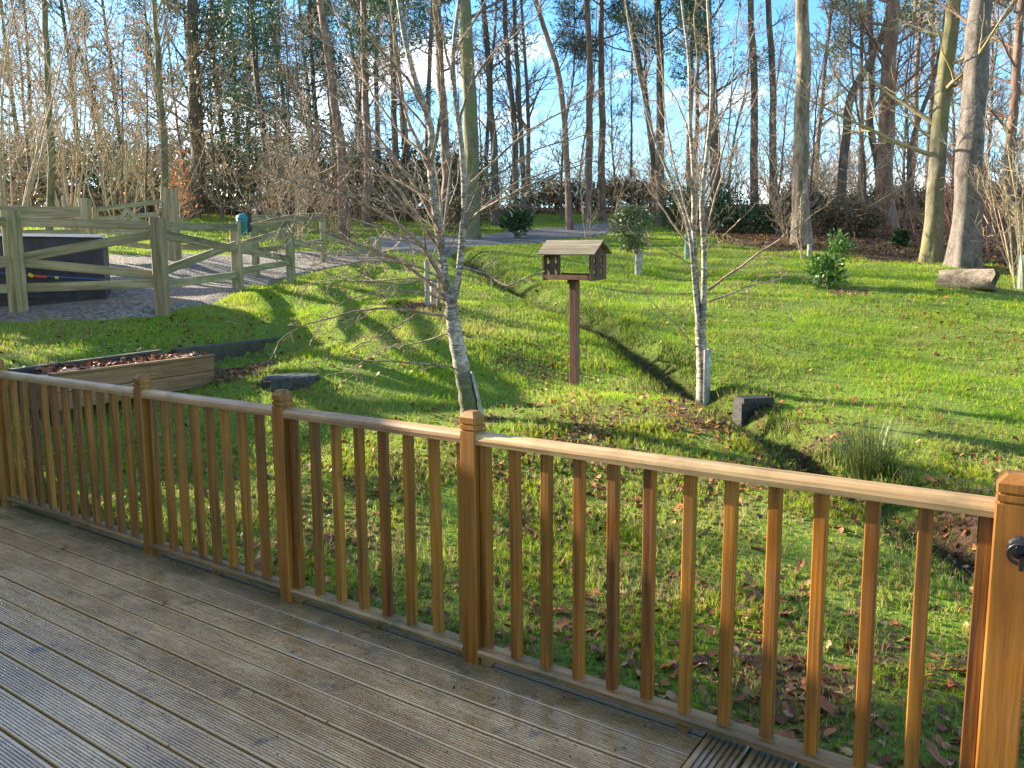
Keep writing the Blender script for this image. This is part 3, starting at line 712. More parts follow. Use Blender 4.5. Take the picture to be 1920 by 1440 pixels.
L1 += [
 (pp([(830, 500), (780, 450), (700, 420), (620, 400), (540, 400), (470, 420)], Y1, y1=Y1 + 1.0), .011, .003, 9, .55),
 (pp([(824, 450), (770, 400), (700, 370), (600, 360), (520, 330), (450, 300)], Y1, y1=Y1 - 1.2), .011, .003, 10, .5),
 (pp([(835, 530), (760, 520), (690, 530), (620, 520), (560, 540)], Y1, y1=Y1 + .9), .009, .003, 8, .55),
 (pp([(812, 380), (740, 330), (650, 320), (560, 270), (500, 210), (430, 190)], Y1, y1=Y1 + 1.3), .011, .003, 11, .5),
 (pp([(842, 565), (790, 545), (720, 545), (650, 560), (600, 600)], Y1, y1=Y1 - 1.0), .009, .003, 7, .5),
 (pp([(800, 240), (740, 170), (660, 110), (580, 60), (520, 0)], Y1, y1=Y1 + .8), .011, .003, 10, .5),
 (pp([(866, 380), (930, 330), (1000, 280), (1080, 260), (1160, 230)], Y1, y1=Y1 - .8), .010, .003, 8, .5)]
M['limb'] = bark('birch_branch_bark', (.10, .06, .04), (.23, .16, .10), (.44, .35, .24), 16, (1, 1, 1), .2)
birch1, tips1 = limb_tree('birch_tree', 'leaning multi-stemmed pale birch with a mossy foot just behind the third railing post', b1,
    [(Tpath, .086, .060, 14), (Apath, .044, .030, 10), (A2, .029, .012, 8), (Bpath, .036, .012, 9)], L1, M['birch1'], M['limb'], 11, PB)
b2 = hit(1316, 757); Y2 = b2.y; b2 = b2 - Vector((0, 0, .05))
M['birch2'] = birch_mat('pale_birch_bark', b2.z, .02)
T2 = [b2] + pp([(1317, 700), (1315, 650), (1312, 612)], Y2)
S = [(pp([(1310, 620), (1307, 560), (1303, 480), (1299, 420), (1302, 370), (1299, 300), (1292, 220), (1294, 120), (1277, 0), (1270, -120)], Y2, y1=Y2 + .2), .034, .010, 9),
     (pp([(1316, 640), (1320, 540), (1322, 450), (1312, 400), (1320, 330), (1331, 250), (1336, 150), (1326, 0), (1322, -120)], Y2, y1=Y2 - .2), .038, .010, 9),
     (pp([(1311, 615), (1300, 520), (1297, 450), (1284, 395), (1255, 330), (1222, 250), (1192, 120), (1172, 0), (1160, -90)], Y2, y1=Y2 - .5), .026, .007, 8)]
L2 = [
 (pp([(1326, 545), (1413, 482), (1470, 443), (1533, 397), (1580, 360)], Y2, y1=Y2 - .5), .016, .003, 6, .45),
 (pp([(1327, 566), (1380, 546), (1420, 530), (1480, 522), (1512, 505)], Y2, y1=Y2 + .5), .012, .003, 6, .45),
 (pp([(1400, 540), (1404, 570), (1400, 600), (1411, 615)], Y2 + .2, y1=Y2 + .3), .004, .002, 1, .4),
 (pp([(1462, 525), (1465, 560), (1470, 585), (1489, 608)], Y2 + .3, y1=Y2 + .3), .004, .002, 1, .4),
 (pp([(1322, 440), (1350, 340), (1380, 270), (1410, 200), (1440, 120)], Y2, y1=Y2 + .5), .013, .003, 8, .55),
 (pp([(1318, 400), (1345, 330), (1368, 230), (1375, 120), (1385, 0)], Y2, y1=Y2 - .4), .013, .004, 8, .5),
 (pp([(1302, 470), (1262, 420), (1215, 350), (1170, 300), (1130, 270)], Y2, y1=Y2 + .4), .012, .003, 8, .5),
 (pp([(1300, 430), (1270, 340), (1250, 240), (1240, 130), (1235, 20)], Y2, y1=Y2 + .6), .014, .003, 9, .5),
 (pp([(1306, 650), (1270, 612), (1230, 575), (1195, 530), (1165, 505)], Y2, y1=Y2 - .6), .008, .002, 4, .5),
 (pp([(1330, 260), (1370, 190), (1400, 100), (1430, 10)], Y2 - .1, y1=Y2 + .4), .011, .003, 7, .5),
 (pp([(1296, 260), (1270, 190), (1235, 130), (1190, 60)], Y2 + .1, y1=Y2 + .7), .011, .003, 7, .5),
 (pp([(1322, 470), (1370, 430), (1400, 400), (1460, 330)], Y2, y1=Y2 - .9), .009, .002, 6, .5),
 (pp([(1313, 380), (1355, 290), (1340, 200), (1350, 80), (1345, -40)], Y2, y1=Y2 + .3), .012, .003, 7, .5),
 (pp([(1304, 500), (1250, 470), (1200, 450), (1150, 400)], Y2, y1=Y2 - .8), .008, .002, 5, .5),
 (pp([(1295, 200), (1310, 120), (1300, 50), (1310, -60)], Y2 + .15, y1=Y2 - .1), .010, .004, 6, .5),
]
birch2, tips2 = limb_tree('birch_tree', 'upright pale birch with white trunk guard, right of the bird table', b2,
    [(T2, .068, .056, 12)] + [(a, b, c, d) for a, b, c, d in S], L2, M['birch2'], M['limb'], 23, PB)
rdx = random.Random(5)
TWx = Tubes()
for pts, r0, r1, sd2 in S:
    q = smooth_path([p - b2 for p in pts], 26); rad = [r0 + (r1 - r0) * (i / 25) for i in range(26)]
    kids(TWx, q, rad, 2.0, 2, PB, rdx, 12, .2, None, .45)
tag(link('twigs', TWx.mesh('twigs'), M['limb'], birch2), kind='stuff')
TWx = Tubes()
for pts in (Apath, A2, Bpath):
    q = smooth_path([p - b1 for p in pts], 20); kids(TWx, q, [.02] * 20, 2.0, 2, PB, rdx, 9, .2, None, .45)
tag(link('twigs', TWx.mesh('twigs'), M['limb'], birch1), kind='stuff')
# open split trunk guards round both feet
def guard(root, px0, px1, py0, py1, Y, r, a0, a1, mat, name='trunk_guard'):
    base = at((px0 + px1) / 2, py1, Y); h = at(px0, py0, Y).z - base.z; n = 12; v = []; f = []
    for k_, z in enumerate((-.06, 0, h * .5, h)):
        for i in range(n + 1):
            a = a0 + (a1 - a0) * i / n; rr = r * (1 + (.15 if k_ == 0 else 0) + .04 * math.sin(5 * a + k_)); v.append((rr * math.cos(a), rr * math.sin(a), z))
    for k_ in range(3):
        for i in range(n): a = k_ * (n + 1) + i; f.append((a, a + 1, a + n + 2, a + n + 1))
    o = mk(name, v, f, mat, root, True); o.location = base - root.location; so_ = o.modifiers.new('thick', 'SOLIDIFY'); so_.thickness = .004
    return o
g = guard(birch2, 1316, 1320, 655, 754, Y2 - .01, .079, -1.75, 1.2, M['guard']); g.rotation_euler = (0, R(-1), 0)
g = guard(birch1, 885, 888, 700, 782, Y1, .098, -.6, 1.0, M['guard']); g.rotation_euler = (0, R(-13), 0)

# ------------------------------------------------------------------ bird table
bt0 = hit(1077, 723); sc = bt0.y / 8.2
bird = empty('bird_table', bt0, R(-36)); bird.rotation_euler = (R(3.5), R(1.6), R(-33))
tag(bird, 'wooden roofed bird table on a single square post in the middle of the lawn', 'bird table')
v, f = boxm(.085, .085, 1.22, (0, 0, .56), .004); mk('post', v, f, M['feeder'], bird)
zt = 1.14; W_, D_ = .53, .34
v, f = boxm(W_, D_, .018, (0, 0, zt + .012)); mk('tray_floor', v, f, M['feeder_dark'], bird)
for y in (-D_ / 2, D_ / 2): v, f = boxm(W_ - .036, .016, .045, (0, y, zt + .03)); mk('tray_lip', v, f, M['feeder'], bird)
def holed_side(x):
    """gable end with four pointed oval holes, built as a plate with real openings"""
    from mathutils.geometry import delaunay_2d_cdt
    h = D_ / 2 + .008; out = [(-h, 0), (h, 0), (h, .25), (0, .375), (-h, .25)]
    holes = []
    for cy, cz in ((-.082, .085), (.075, .085), (-.082, .205), (.075, .205)):
        holes.append([(cy + .026 * math.sin(a) * (1 if abs(math.cos(a)) < .95 else .6), cz + .044 * math.cos(a)) for a in [i * math.pi / 6 for i in range(12)]])
    pts = [Vector(p) for p in out]; edges = [(i, (i + 1) % 5) for i in range(5)]; fcs = []
    for hl in holes:
        b_ = len(pts); pts += [Vector(p) for p in hl]; edges += [(b_ + i, b_ + (i + 1) % 12) for i in range(12)]
    r = delaunay_2d_cdt(pts, edges, [], 1, 1e-5); V2, E2, F2 = r[0], r[1], r[2]
    def inh(p): return any(inpoly(np.array([p[0]]), np.array([p[1]]), hl)[0] for hl in holes)
    F3 = [fc for fc in F2 if not inh(sum((V2[i] for i in fc), Vector((0, 0))) / len(fc))]
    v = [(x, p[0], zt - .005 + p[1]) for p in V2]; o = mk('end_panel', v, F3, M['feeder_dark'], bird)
    s = o.modifiers.new('thick', 'SOLIDIFY'); s.thickness = .018; s.offset = 0
for x in (-W_ / 2 - .01, W_ / 2 + .01): holed_side(x)
for sgn in (-1, 1):
    for k_ in range(3):
        v, f = boxm(W_ + .14, .09, .012); o = mk('roof_board', v, f, M['shingle'], bird); a = R(32)
        t = .038 + k_ * .08
        o.location = (0, sgn * t * math.cos(a), zt + .392 - t * math.sin(a) + (2 - k_) * .002); o.rotation_euler = (-sgn * (a + .04), 0, 0)
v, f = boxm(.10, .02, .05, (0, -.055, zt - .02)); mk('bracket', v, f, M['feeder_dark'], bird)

# ------------------------------------------------------------------ planter, sleepers, slab
pa, pb = at(400, 668, 7.9), at(96, 705, 6.25)
pl = empty('planter_box', pb); zt_ = (pa.z + pb.z) / 2; dv = Vector((pa.x - pb.x, pa.y - pb.y, 0)); plen = dv.length
pl.location = (pb.x, pb.y, 0); pl.rotation_euler = (0, 0, math.atan2(dv.y, dv.x))
tag(pl, 'low reeded wooden trough filled with dead leaves, in front of the dark sleepers', 'planter')
rp = reeded(.145, .024, 7, .004)
for k_ in range(2):
    v, f = extrude([(y, z) for y, z in rp][::-1], 0, plen); o = mk('front_board', v, f, M['planter'], pl)
    o.rotation_euler = (R(90), 0, 0); o.location = (0, 0, zt_ - .073 - k_ * .148)
v, f = boxm(.03, .55, .28, (plen - .016, .29, zt_ - .14)); mk('end_board', v, f, M['planter'], pl)
v, f = boxm(.03, .55, .28, (.016, .29, zt_ - .14)); mk('end_board', v, f, M['planter'], pl)
v, f = boxm(plen, .03, .28, (plen / 2, .58, zt_ - .145)); mk('back_board', v, f, M['sleeper'], pl)
v, f = boxm(plen + .01, .05, .02, (plen / 2, .004, zt_ + .012)); mk('capping', v, f, M['planter'], pl)
for x in (.05, plen - .05): v, f = boxm(.08, .5, .25, (x, .28, zt_ - .41)); mk('foot', v, f, M['sleeper'], pl)
ng = 24; gxs, gys = np.meshgrid(np.linspace(.03, plen - .03, 40), np.linspace(.02, .56, 14)); gz = zt_ - .03 + .05 * np.sin(gxs * 5) * np.sin(gys * 7 + 1) + .025 * np.random.default_rng(1).random(gxs.shape)
ii = np.arange(gxs.size).reshape(gxs.shape)
M['soil'] = simple('dark_leafy_soil', (.035, .022, .015), .9, (.10, .06, .04), 40, .8)
link('soil', mesh_np('soil', np.stack([gxs.ravel(), gys.ravel(), gz.ravel()], -1), np.stack([ii[:-1, :-1], ii[:-1, 1:], ii[1:, 1:], ii[1:, :-1]], -1).reshape(-1, 4), True), M['soil'], pl)
PLC = (pb.xy.to_3d(), math.atan2(dv.y, dv.x), plen, zt_)
s0_, s1_ = at(20, 694, 6.35), at(300, 661, 7.9); s2_, s3_ = at(325, 656, 8.0), at(592, 628, 10.9)
for a, b, nm in ((s0_, s1_, 'dark timber sleeper edging the bank behind the left part of the trough'), (s2_, s3_, 'long dark timber sleeper tapering into the grass beyond the right end of the trough')):
    a = a.copy(); b = b.copy(); top = (a.z + b.z) / 2
    o = empty('timber_sleeper', ((a.x + b.x) / 2, (a.y + b.y) / 2, top - .13)); tag(o, nm, 'sleeper')
    between((a.x, a.y, a.z - .16), (b.x, b.y, b.z - .14), .075, .34, M['sleeper'], 'beam', o, .01)
sb = hit(545, 716); slab = empty('round_slab', sb, .3); tag(slab, 'low dark rounded slab lying in the grass beyond the second railing post', 'slab')
r_ = random.Random(3); v = []; f = []; n = 20
for k_, (z, q) in enumerate(((-.05, 1.0), (.03, 1.0), (.06, .93), (.07, .6), (.066, .2))):
    for i in range(n):
        a = 2 * math.pi * i / n; rr = q * (.27 + .03 * math.sin(2 * a) + .012 * math.sin(5 * a + k_) + r_.uniform(-.008, .008)); v.append((rr * math.cos(a), rr * .85 * math.sin(a), z + r_.uniform(-.004, .004)))
for k_ in range(4):
    for i in range(n): f.append((k_ * n + i, k_ * n + (i + 1) % n, (k_ + 1) * n + (i + 1) % n, (k_ + 1) * n + i))
f.append(tuple(range(4 * n, 5 * n))); mk('stone', v, f, M['slab'], slab)
# black timber culvert over the ditch
cu = hit(1408, 772); cul = empty('ditch_culvert', cu - Vector((0, 0, .03)), R(14)); tag(cul, 'small black timber culvert block over the ditch right of the upright birch', 'culvert')
v, f = boxm(.34, .20, .055, (0.03, 0, .155), .006); mk('top_beam', v, f, M['culvert'], cul)
v, f = boxm(.07, .18, .24, (-.11, .02, .02), .006); mk('side_beam', v, f, M['culvert'], cul)
v, f = boxm(.07, .18, .24, (.17, .02, .02), .006); mk('side_beam', v, f, M['culvert'], cul)
v, f = boxm(.28, .03, .24, (.03, -.04, .01)); mk('front_board', v, f, M['culvert'], cul)

# ------------------------------------------------------------------ farm fence on the left
def post_at(px, pyb, pyt, wpx, root, name='post', Y=None, sharp=False):
    b = hit(px, pyb) if Y is None else Vector((at(px, pyb, Y).x, Y, tz(at(px, pyb, Y).x, Y)))
    t = at(px, pyt, b.y); w_ = .9 * wpx / F * b.y; h = t.z - b.z
    v, f = boxm(w_, w_ * .9, h + .3, (0, 0, (h - .3) / 2), w_ * .06)
    if sharp:
        for i in range(8, 16): v[i] = (v[i][0], v[i][1], v[i][2] - (.05 if v[i][0] > 0 else 0) - .0)
    o = mk(name, v, f, M['farm'], root); o.location = b - root.location
    return b, t
ff = empty('farm_fence', hit(310, 590)); tag(ff, 'mossy post and rail fence with crossed diagonal rails between lawn and gravel', 'fence')
F1 = post_at(36, 588, 395, 28, ff); F2 = post_at(306, 590, 408, 25, ff); F3 = post_at(447, 543, 416, 19, ff); F4 = post_at(546, 528, 415, 16, ff)
F0b = F1[0] + Vector((-2.9, -.6, -.05))
print('fence Y', F1[0].y, F2[0].y, F3[0].y, F4[0].y)
def frail(pxa, pya, Ya, pxb, pyb, Yb, root, w_=.10, t=.04, name='rail', dy=0):
    a = at(pxa, pya, Ya + dy); b = at(pxb, pyb, Yb + dy); return between(a, b, t, w_, M['farm'], name, root, .005)
y1, y2, y3, y4 = F1[0].y, F2[0].y, F3[0].y, F4[0].y
for q in [(-200, 412, y1 - 1, 36, 416, y1), (36, 416, y1, 306, 423, y2), (306, 424, y2, 447, 426, y3), (447, 426, y3, 546, 419, y4),
          (-200, 530, y1 - 1, 36, 487, y1), (36, 484, y1, 306, 436, y2), (-200, 480, y1 - 1, 36, 490, y1), (36, 492, y1, 306, 517, y2), (-200, 545, y1 - 1, 36, 541, y1), (36, 540, y1, 306, 531, y2),
          (306, 440, y2, 447, 468, y3), (306, 508, y2, 447, 456, y3), (306, 534, y2, 447, 515, y3), (447, 460, y3, 546, 430, y4), (447, 468, y3, 546, 486, y4), (447, 508, y3, 546, 492, y4)]:
    dy = .06 if q[0] in (36, 306, 447) else .06
    frail(*q, ff, dy=dy, w_=.105)
fb = empty('back_fence', hit(165, 470)); tag(fb, 'sunlit post and rail fence at far left behind the covered box', 'fence')
YB = 14.0
P5 = post_at(165, 470, 372, 19, fb, Y=YB)
for a in [(-150, 388, YB - 1.5, 160, 395, YB), (-150, 410, YB - 1.5, 160, 400, YB), (-150, 440, YB - 1.5, 160, 436, YB), (40, 416, YB - .5, 160, 398, YB)]: frail(*a, fb, w_=.11)
gp = hit(326, 490); gpo = empty('gate_post', gp); tag(gpo, 'tall thick squared gate post, tallest timber at the gravel drive', 'gate post'); post_at(325, 490, 350, 27, gpo, 'shaft', sharp=True)
v, f = boxm(.14, .16, .02); o = mk('weathered_cap', v, f, M['farm'], gpo); tt = at(325, 349, gp.y); o.location = tt - gpo.location + Vector((0, 0, .0))
for z in (.5, 1.05): v, f = boxm(.05, .28, .04, (-.12, 0, z)); mk('hinge', v, f, M['galv'], gpo)
fg = empty('field_gate', at(240, 440, gp.y)); tag(fg, 'timber field gate with diagonal braces hung on the tall gate post', 'gate'); YG = gp.y
fz = at(240, 440, YG)
for a in [(178, 393, YG - .6, 308, 377, YG), (178, 412, YG - .6, 308, 400, YG), (178, 452, YG - .6, 310, 466, YG), (178, 432, YG - .6, 310, 436, YG)]: frail(*a, fg, w_=.085, name='gate_rail')
for a in [(205, 440, YG - .45, 238, 392, YG - .3), (308, 385, YG, 250, 458, YG - .25), (238, 392, YG - .3, 265, 420, YG - .2)]: frail(*a, fg, w_=.07, name='brace', dy=-.05)
between(at(309, 365, YG), at(310, 470, YG), .07, .07, M['farm'], 'stile', fg); between(at(178, 388, YG - .6), at(178, 462, YG - .6), .07, .07, M['farm'], 'stile', fg)
fc = empty('side_fence', hit(560, 490)); tag(fc, 'low rail fence running behind the birch twigs toward the tarmac road', 'fence')
yc = hit(608, 494).y
pc = [post_at(480, 500, 415, 13, fc, Y=yc - 2), post_at(608, 494, 410, 11, fc), post_at(710, 488, 442, 10, fc)]
for a in [(340, 463, YG + .2, 480, 464, yc - 2), (466, 408, yc - 2, 608, 411, yc), (480, 470, yc - 2, 608, 452, yc), (480, 430, yc - 2, 608, 470, yc), (608, 440, yc, 712, 480, pc[2][0].y), (608, 474, yc, 712, 478, pc[2][0].y)]: frail(*a, fc, w_=.10)
# teal bucket on the fence
tb = at(457, 447, y3 + .15); teal = empty('hanging_tub', tb); tag(teal, 'teal plastic tub with a rounded lid on the farm fence', 'tub')
v, f = lathe([(.07, .05), (.09, .07), (.095, .26), (.10, .27), (.10, .29)], 16); mk('body', v, f, M['teal'], teal, True)
v, f = lathe([(.105, .29), (.105, .31), (.09, .35), (.05, .38), (.01, .39)], 16); mk('lid', v, f, M['teal'], teal, True)
v, f = boxm(.05, .08, .3, (.10, 0, .25)); mk('bracket', v, f, M['black_iron'], teal)
# covered box
cy = y1 + 1.0; cl, cr2 = at(-130, 590, cy), at(200, 590, cy); zb = min(tz(cr2.x, cy), cr2.z) - .05; ztp = at(100, 446, cy).z
cb = empty('covered_box', ((cl.x + cr2.x) / 2, cy + .9, zb)); BA = R(25); cn = Vector((wx_ := (cr2.x - cl.x)) and (wx_ / 2 * math.cos(BA) + .9 * math.sin(BA), wx_ / 2 * math.sin(BA) - .9 * math.cos(BA), 0)); cb.location = Vector((cr2.x, cy, zb)) - cn; cb.rotation_euler = (0, 0, BA)
tag(cb, 'large box under a navy blue sheet, its top sheen painted as a white lid, behind the farm fence', 'covered box')
wx, dz_ = cr2.x - cl.x, ztp - zb
v, f = boxm(wx, 1.8, .30, (0, 0, .15)); mk('base', v, f, M['cover_base'], cb)
for z in (.10, .20): v, f = boxm(wx + .01, 1.81, .008, (0, 0, z)); mk('base_board_joint', v, f, M['black_iron'], cb)
nxs = 60; V = []; Fz = []
prof_y = [(-.915, .27), (-.905, .5), (-.91, .75), (-.905, dz_ - .04), (-.90, dz_)]
for yy, zz in prof_y:
    for i in range(nxs + 1):
        x = -wx / 2 - .015 + (wx + .03) * i / nxs; V.append((x, yy + .012 * math.sin(i * .9 + zz * 4) * (1 - zz / dz_ * .6) + .006 * math.sin(i * 2.3), zz + (.012 * math.sin(i * .7) if zz < .3 else 0)))
for k_ in range(len(prof_y) - 1):
    for i in range(nxs): a = k_ * (nxs + 1) + i; Fz.append((a, a + 1, a + nxs + 2, a + nxs + 1))
# right side cloth
b_ = len(V)
for yy in (-.90, -.3, .3, .9):
    for zz in (.27, dz_): V.append((wx / 2 + .015, yy, zz))
for i in range(3): Fz.append((b_ + 2 * i, b_ + 2 * i + 2, b_ + 2 * i + 3, b_ + 2 * i + 1))
mk('sheet', V, Fz, M['cover'], cb, True)
v, f = boxm(wx + .02, 1.86, .035, (0, 0, dz_ + .015), .01); o = mk('lid', v, f, M['cover_top'], cb); o.rotation_euler = (R(2.2), R(-.3), 0); o.location = (0, 0, .035)  # thin white plate stands in for the sheen on the cover's top
def onface(px, py, off=.03):
    n3 = Vector((math.sin(BA), -math.cos(BA), 0)); p0 = Vector((cr2.x, cy, 0)) + n3 * off; d = ray(px, py); t = n3.dot(p0) / n3.dot(d); return Vector((d.x * t, d.y * t, CAMH + d.z * t))
a, b = onface(55, 516), onface(198, 524); between(a, b, .006, .02, M['strap'], 'strap', cb, 0); between(onface(-60, 508), a, .006, .02, M['strap'], 'strap', cb, 0)
between(onface(53, 514, .045), onface(62, 518, .045), .02, .045, M['buckle'], 'buckle', cb, 0); between(onface(103, 520, .045), onface(110, 521, .045), .02, .03, M['buckle'], 'buckle', cb, 0)
between(onface(63, 517, .045), onface(88, 519, .045), .015, .03, M['strap_red'], 'hook', cb, 0)

# ------------------------------------------------------------------ log at the foot of the beeches
lg = hit(1812, 540); log = empty('felled_log', lg, R(-44)); tag(log, 'short thick pale log lying at the foot of the two big beech trunks', 'log')
M['logbark'] = bark('weathered_log_wood', (.11, .08, .05), (.25, .185, .12), (.42, .33, .23), 9, (.25, 1, 1), .6)
M['logend'] = simple('rotten_log_end', (.03, .022, .015), .9, (.15, .10, .06), 18, .8)
n = 20; v = []; f = []; r_ = random.Random(8); ln = .84
for k_ in range(9):
    x = -ln / 2 + ln * k_ / 8
    for i in range(n):
        a = 2 * math.pi * i / n; rr = .19 * (1 + .06 * math.sin(3 * a + .4 * k_) + .03 * math.sin(7 * a)) * (1 + r_.uniform(-.012, .012)) * (1 - .006 * k_)
        v.append((x + (.03 * math.sin(3 * a) if k_ in (0, 8) else 0), rr * math.cos(a) * 1.1, .13 + rr * math.sin(a)))
for k_ in range(8):
    for i in range(n): f.append((k_ * n + i, (k_ + 1) * n + i, (k_ + 1) * n + (i + 1) % n, k_ * n + (i + 1) % n))
mk('wood', v, f, M['logbark'], log, True)
for xx, k_ in ((-ln / 2, 0), (ln / 2, 8)):
    ring = v[k_ * n:(k_ + 1) * n]; vv = list(ring) + [(xx + (.05 if k_ == 0 else -.07), p[1] * .6, .13 + (p[2] - .13) * .6) for p in ring] + [(xx + (.02 if k_ == 0 else -.05), 0, .13)]
    ff_ = [(i, (i + 1) % n, n + (i + 1) % n, n + i) for i in range(n)] + [(n + i, n + (i + 1) % n, 2 * n) for i in range(n)]
    mk('rotten_end', vv, ff_, M['logend'], log)

# ------------------------------------------------------------------ background trees
def bp(base_px, base_py, top, Y=None, extra=()):
    """trunk path on real ground: base from the picture, then points at that distance"""
    b = hit(base_px, base_py) if Y is None else ground(base_px, Y)
    return b, [b - Vector((0, 0, .15))] + [at(x, y, b.y) for x, y in top]
PT = dict(lv=4, seg=[8, 7, 5, 4], wig=[.06, .14, .2, .25], trop=[.03, .06, .05, .03], rmin=.006, tap=.85, sides=[8, 5, 4, 3], n=[0, 10, 7, 5], start=[.3, .15, .15, .15], ang=[.7, 1.05, .8, .8], rat=[.3, .32, .45, .5], slim=.022)
def tall_tree(label, px, py, tops, wpx, mat, twm, seed, Y=None, nb=16, t0=.25, Lb=3.0, P=None, fol=None, group=None, name='bare_tree', ang=None, minz=-.3, twn=None):
    b, pts = bp(px, py, tops, Y); rd = random.Random(seed); root = empty(name, b); tag(root, label, 'tree', group)
    r0 = wpx / 2 / F * b.y
    # carry the trunk on above the frame
    d = (pts[-1] - pts[-2]).normalized(); top = pts[-1] + d * 2.0 + Vector((0, 0, 3.5)); pts = pts + [top]
    q = smooth_path([p - b for p in pts], 22); rad = [r0 * (1 - .62 * (i / 21) ** 1.3) for i in range(22)]
    for i in range(3): rad[i] *= 1 + .22 * (1 - i / 3) ** 1.5
    q = [p + Vector((rd.gauss(0, 1), rd.gauss(0, 1), 0)) * r0 * .10 if 1 < i < 21 else p for i, p in enumerate(q)]
    T = Tubes(); big_t = wpx >= 24; q2 = smooth_path(q, 60) if big_t else q; T.add(q2, list(np.interp(np.linspace(0, 21, len(q2)), range(22), rad)), 28 if big_t else 12); tr = link('trunk', T.mesh('trunk'), mat, root)
    me = tr.data; co = np.zeros(len(me.vertices) * 3, dtype=np.float32); me.vertices.foreach_get('co', co); co = co.reshape(-1, 3); ns_ = 28 if big_t else 12; C3 = co.reshape(-1, ns_, 3); ctr = C3.mean(1, keepdims=True); dlt = C3 - ctr
    an = np.arange(ns_) * 2 * np.pi / ns_; zz = ctr[:, :, 2]; kf = seed % 3 + 4
    amp = 1 + .26 * np.exp(-np.maximum(zz, 0) / (.22 + r0 * .7)) * np.maximum(0, np.cos(kf * an[None] + seed)) + .035 * np.sin(3 * an[None] + zz * 1.3 + seed) + .025 * np.sin(7 * an[None] - zz * 2.1) + .02 * np.sin(11 * an[None] + zz * 4.0)
    me.vertices.foreach_set('co', (ctr + dlt * amp[..., None]).astype(np.float32).ravel()); me.update()
    Pm = dict(P or PT); Pm['minz'] = minz
    if ang: Pm['ang'] = [.7, ang, .8, .8]
    B = Tubes(); tips = []
    kids(B, q, [r * .55 for r in rad], Lb / Pm['rat'][1], 1, Pm, rd, nb, t0, tips)
    if len(B.g): link('branches', B.mesh('branches'), twm, root)
    if fol:
        kind, n, size, spread, sel = fol
        tp_ = [t[0] for t in tips if rd.random() < sel]
        if tp_: leaf_cloud('crown', tp_, n, size, M[kind], root, spread, seed, 'needle' if kind in ('pine', 'spruce') else 'leaf', 5 if kind in ('pine', 'spruce') else 1.8)
    return root
G, Mo, Br, Rd, Pe = M['bark_grey'], M['bark_moss'], M['bark_brown'], M['bark_red'], M['bark_peel']
tw, twd, twg, twr = M['twig'], M['twig_dark'], M['twig_gold'], M['twig_red']
tall_tree('huge smooth grey beech trunk directly behind the pale log', 1806, 500, [(1812, 420), (1818, 300), (1828, 150), (1842, 0)], 48, G, twr, 1, nb=14, t0=.35, Lb=2.6, ang=1.2)
tall_tree('mossy yellow-green beech trunk immediately left of the huge grey one', 1745, 492, [(1748, 400), (1757, 300), (1767, 200), (1776, 100), (1788, 0)], 31, Mo, twg, 2, nb=22, t0=.18, Lb=3.0, ang=1.15)
tall_tree('tan peeling trunk standing alone behind the two-toned laurel bush', 1503, 458, [(1502, 350), (1500, 230), (1508, 100), (1505, 0)], 30, Pe, twd, 3, nb=10, t0=.5, Lb=2.0)
tall_tree('brown pine trunk, thick, midway between tan trunk and mossy beech', 1655, 395, [(1656, 330), (1662, 200), (1668, 100), (1675, 0)], 30, Rd, twr, 4, Y=25, nb=22, t0=.25, Lb=3.4, ang=1.25)
tall_tree('crooked brown trunk bending right, first beyond the tan trunk', 1572, 392, [(1575, 330), (1590, 240), (1583, 190), (1612, 150), (1650, 90)], 17, Br, twr, 5, Y=27, nb=16, t0=.35, Lb=3)
tall_tree('thin twisted dark trunk hugging the left side of the brown pine', 1645, 392, [(1648, 330), (1638, 260), (1625, 215), (1640, 150), (1630, 60)], 13, Br, twd, 6, Y=28, nb=16, t0=.3, Lb=3)
tall_tree('slim leaning dark tree between brown pine and mossy beech', 1708, 390, [(1704, 330), (1703, 280), (1718, 230), (1735, 200), (1760, 120)], 9, Br, twd, 7, Y=27, nb=14, t0=.3, Lb=2.4)
tall_tree('straight purplish trunk, left one of the close slim pair', 1411, 392, [(1412, 300), (1416, 200), (1413, 120), (1407, 0)], 15, Rd, twd, 8, Y=29, nb=12, t0=.55, Lb=2.6)
tall_tree('straight reddish trunk, right one of the close slim pair', 1447, 392, [(1448, 300), (1450, 180), (1446, 70), (1440, 0)], 14, Rd, twd, 9, Y=29, nb=12, t0=.5, Lb=2.6)
tall_tree('rough brown trunk seen through the top of the upright birch', 1342, 395, [(1340, 300), (1337, 180), (1328, 60), (1325, 0)], 20, Br, twd, 10, Y=28, nb=14, t0=.3, Lb=3, fol=('pine', 5000, .20, .42, .4))
tall_tree('dark double trunk left of the upright birch, left stem', 1228, 395, [(1226, 300), (1214, 200), (1195, 100), (1170, 0)], 12, Br, twd, 12, Y=29, nb=16, t0=.3, Lb=3)
tall_tree('dark double trunk left of the upright birch, right stem with needle tufts', 1238, 395, [(1236, 300), (1240, 200), (1236, 80), (1230, -20)], 17, Br, twd, 13, Y=28.5, nb=16, t0=.4, Lb=3, fol=('pine', 7000, .20, .42, .5), ang=1.3)
tall_tree('dark pine with bushy top, left of the pair above the bird table', 1102, 392, [(1105, 300), (1106, 180), (1106, 80), (1100, 0)], 14, Rd, twd, 14, Y=31, nb=16, t0=.55, Lb=2.3, fol=('pine', 11000, .20, .38, .8), ang=1.3)
tall_tree('dark pine with bushy top, right of the pair above the bird table', 1128, 392, [(1127, 300), (1129, 180), (1126, 80), (1127, 0)], 14, Rd, twd, 15, Y=32, nb=20, t0=.42, Lb=2.4, fol=('pine', 12000, .20, .40, .75), ang=1.3)
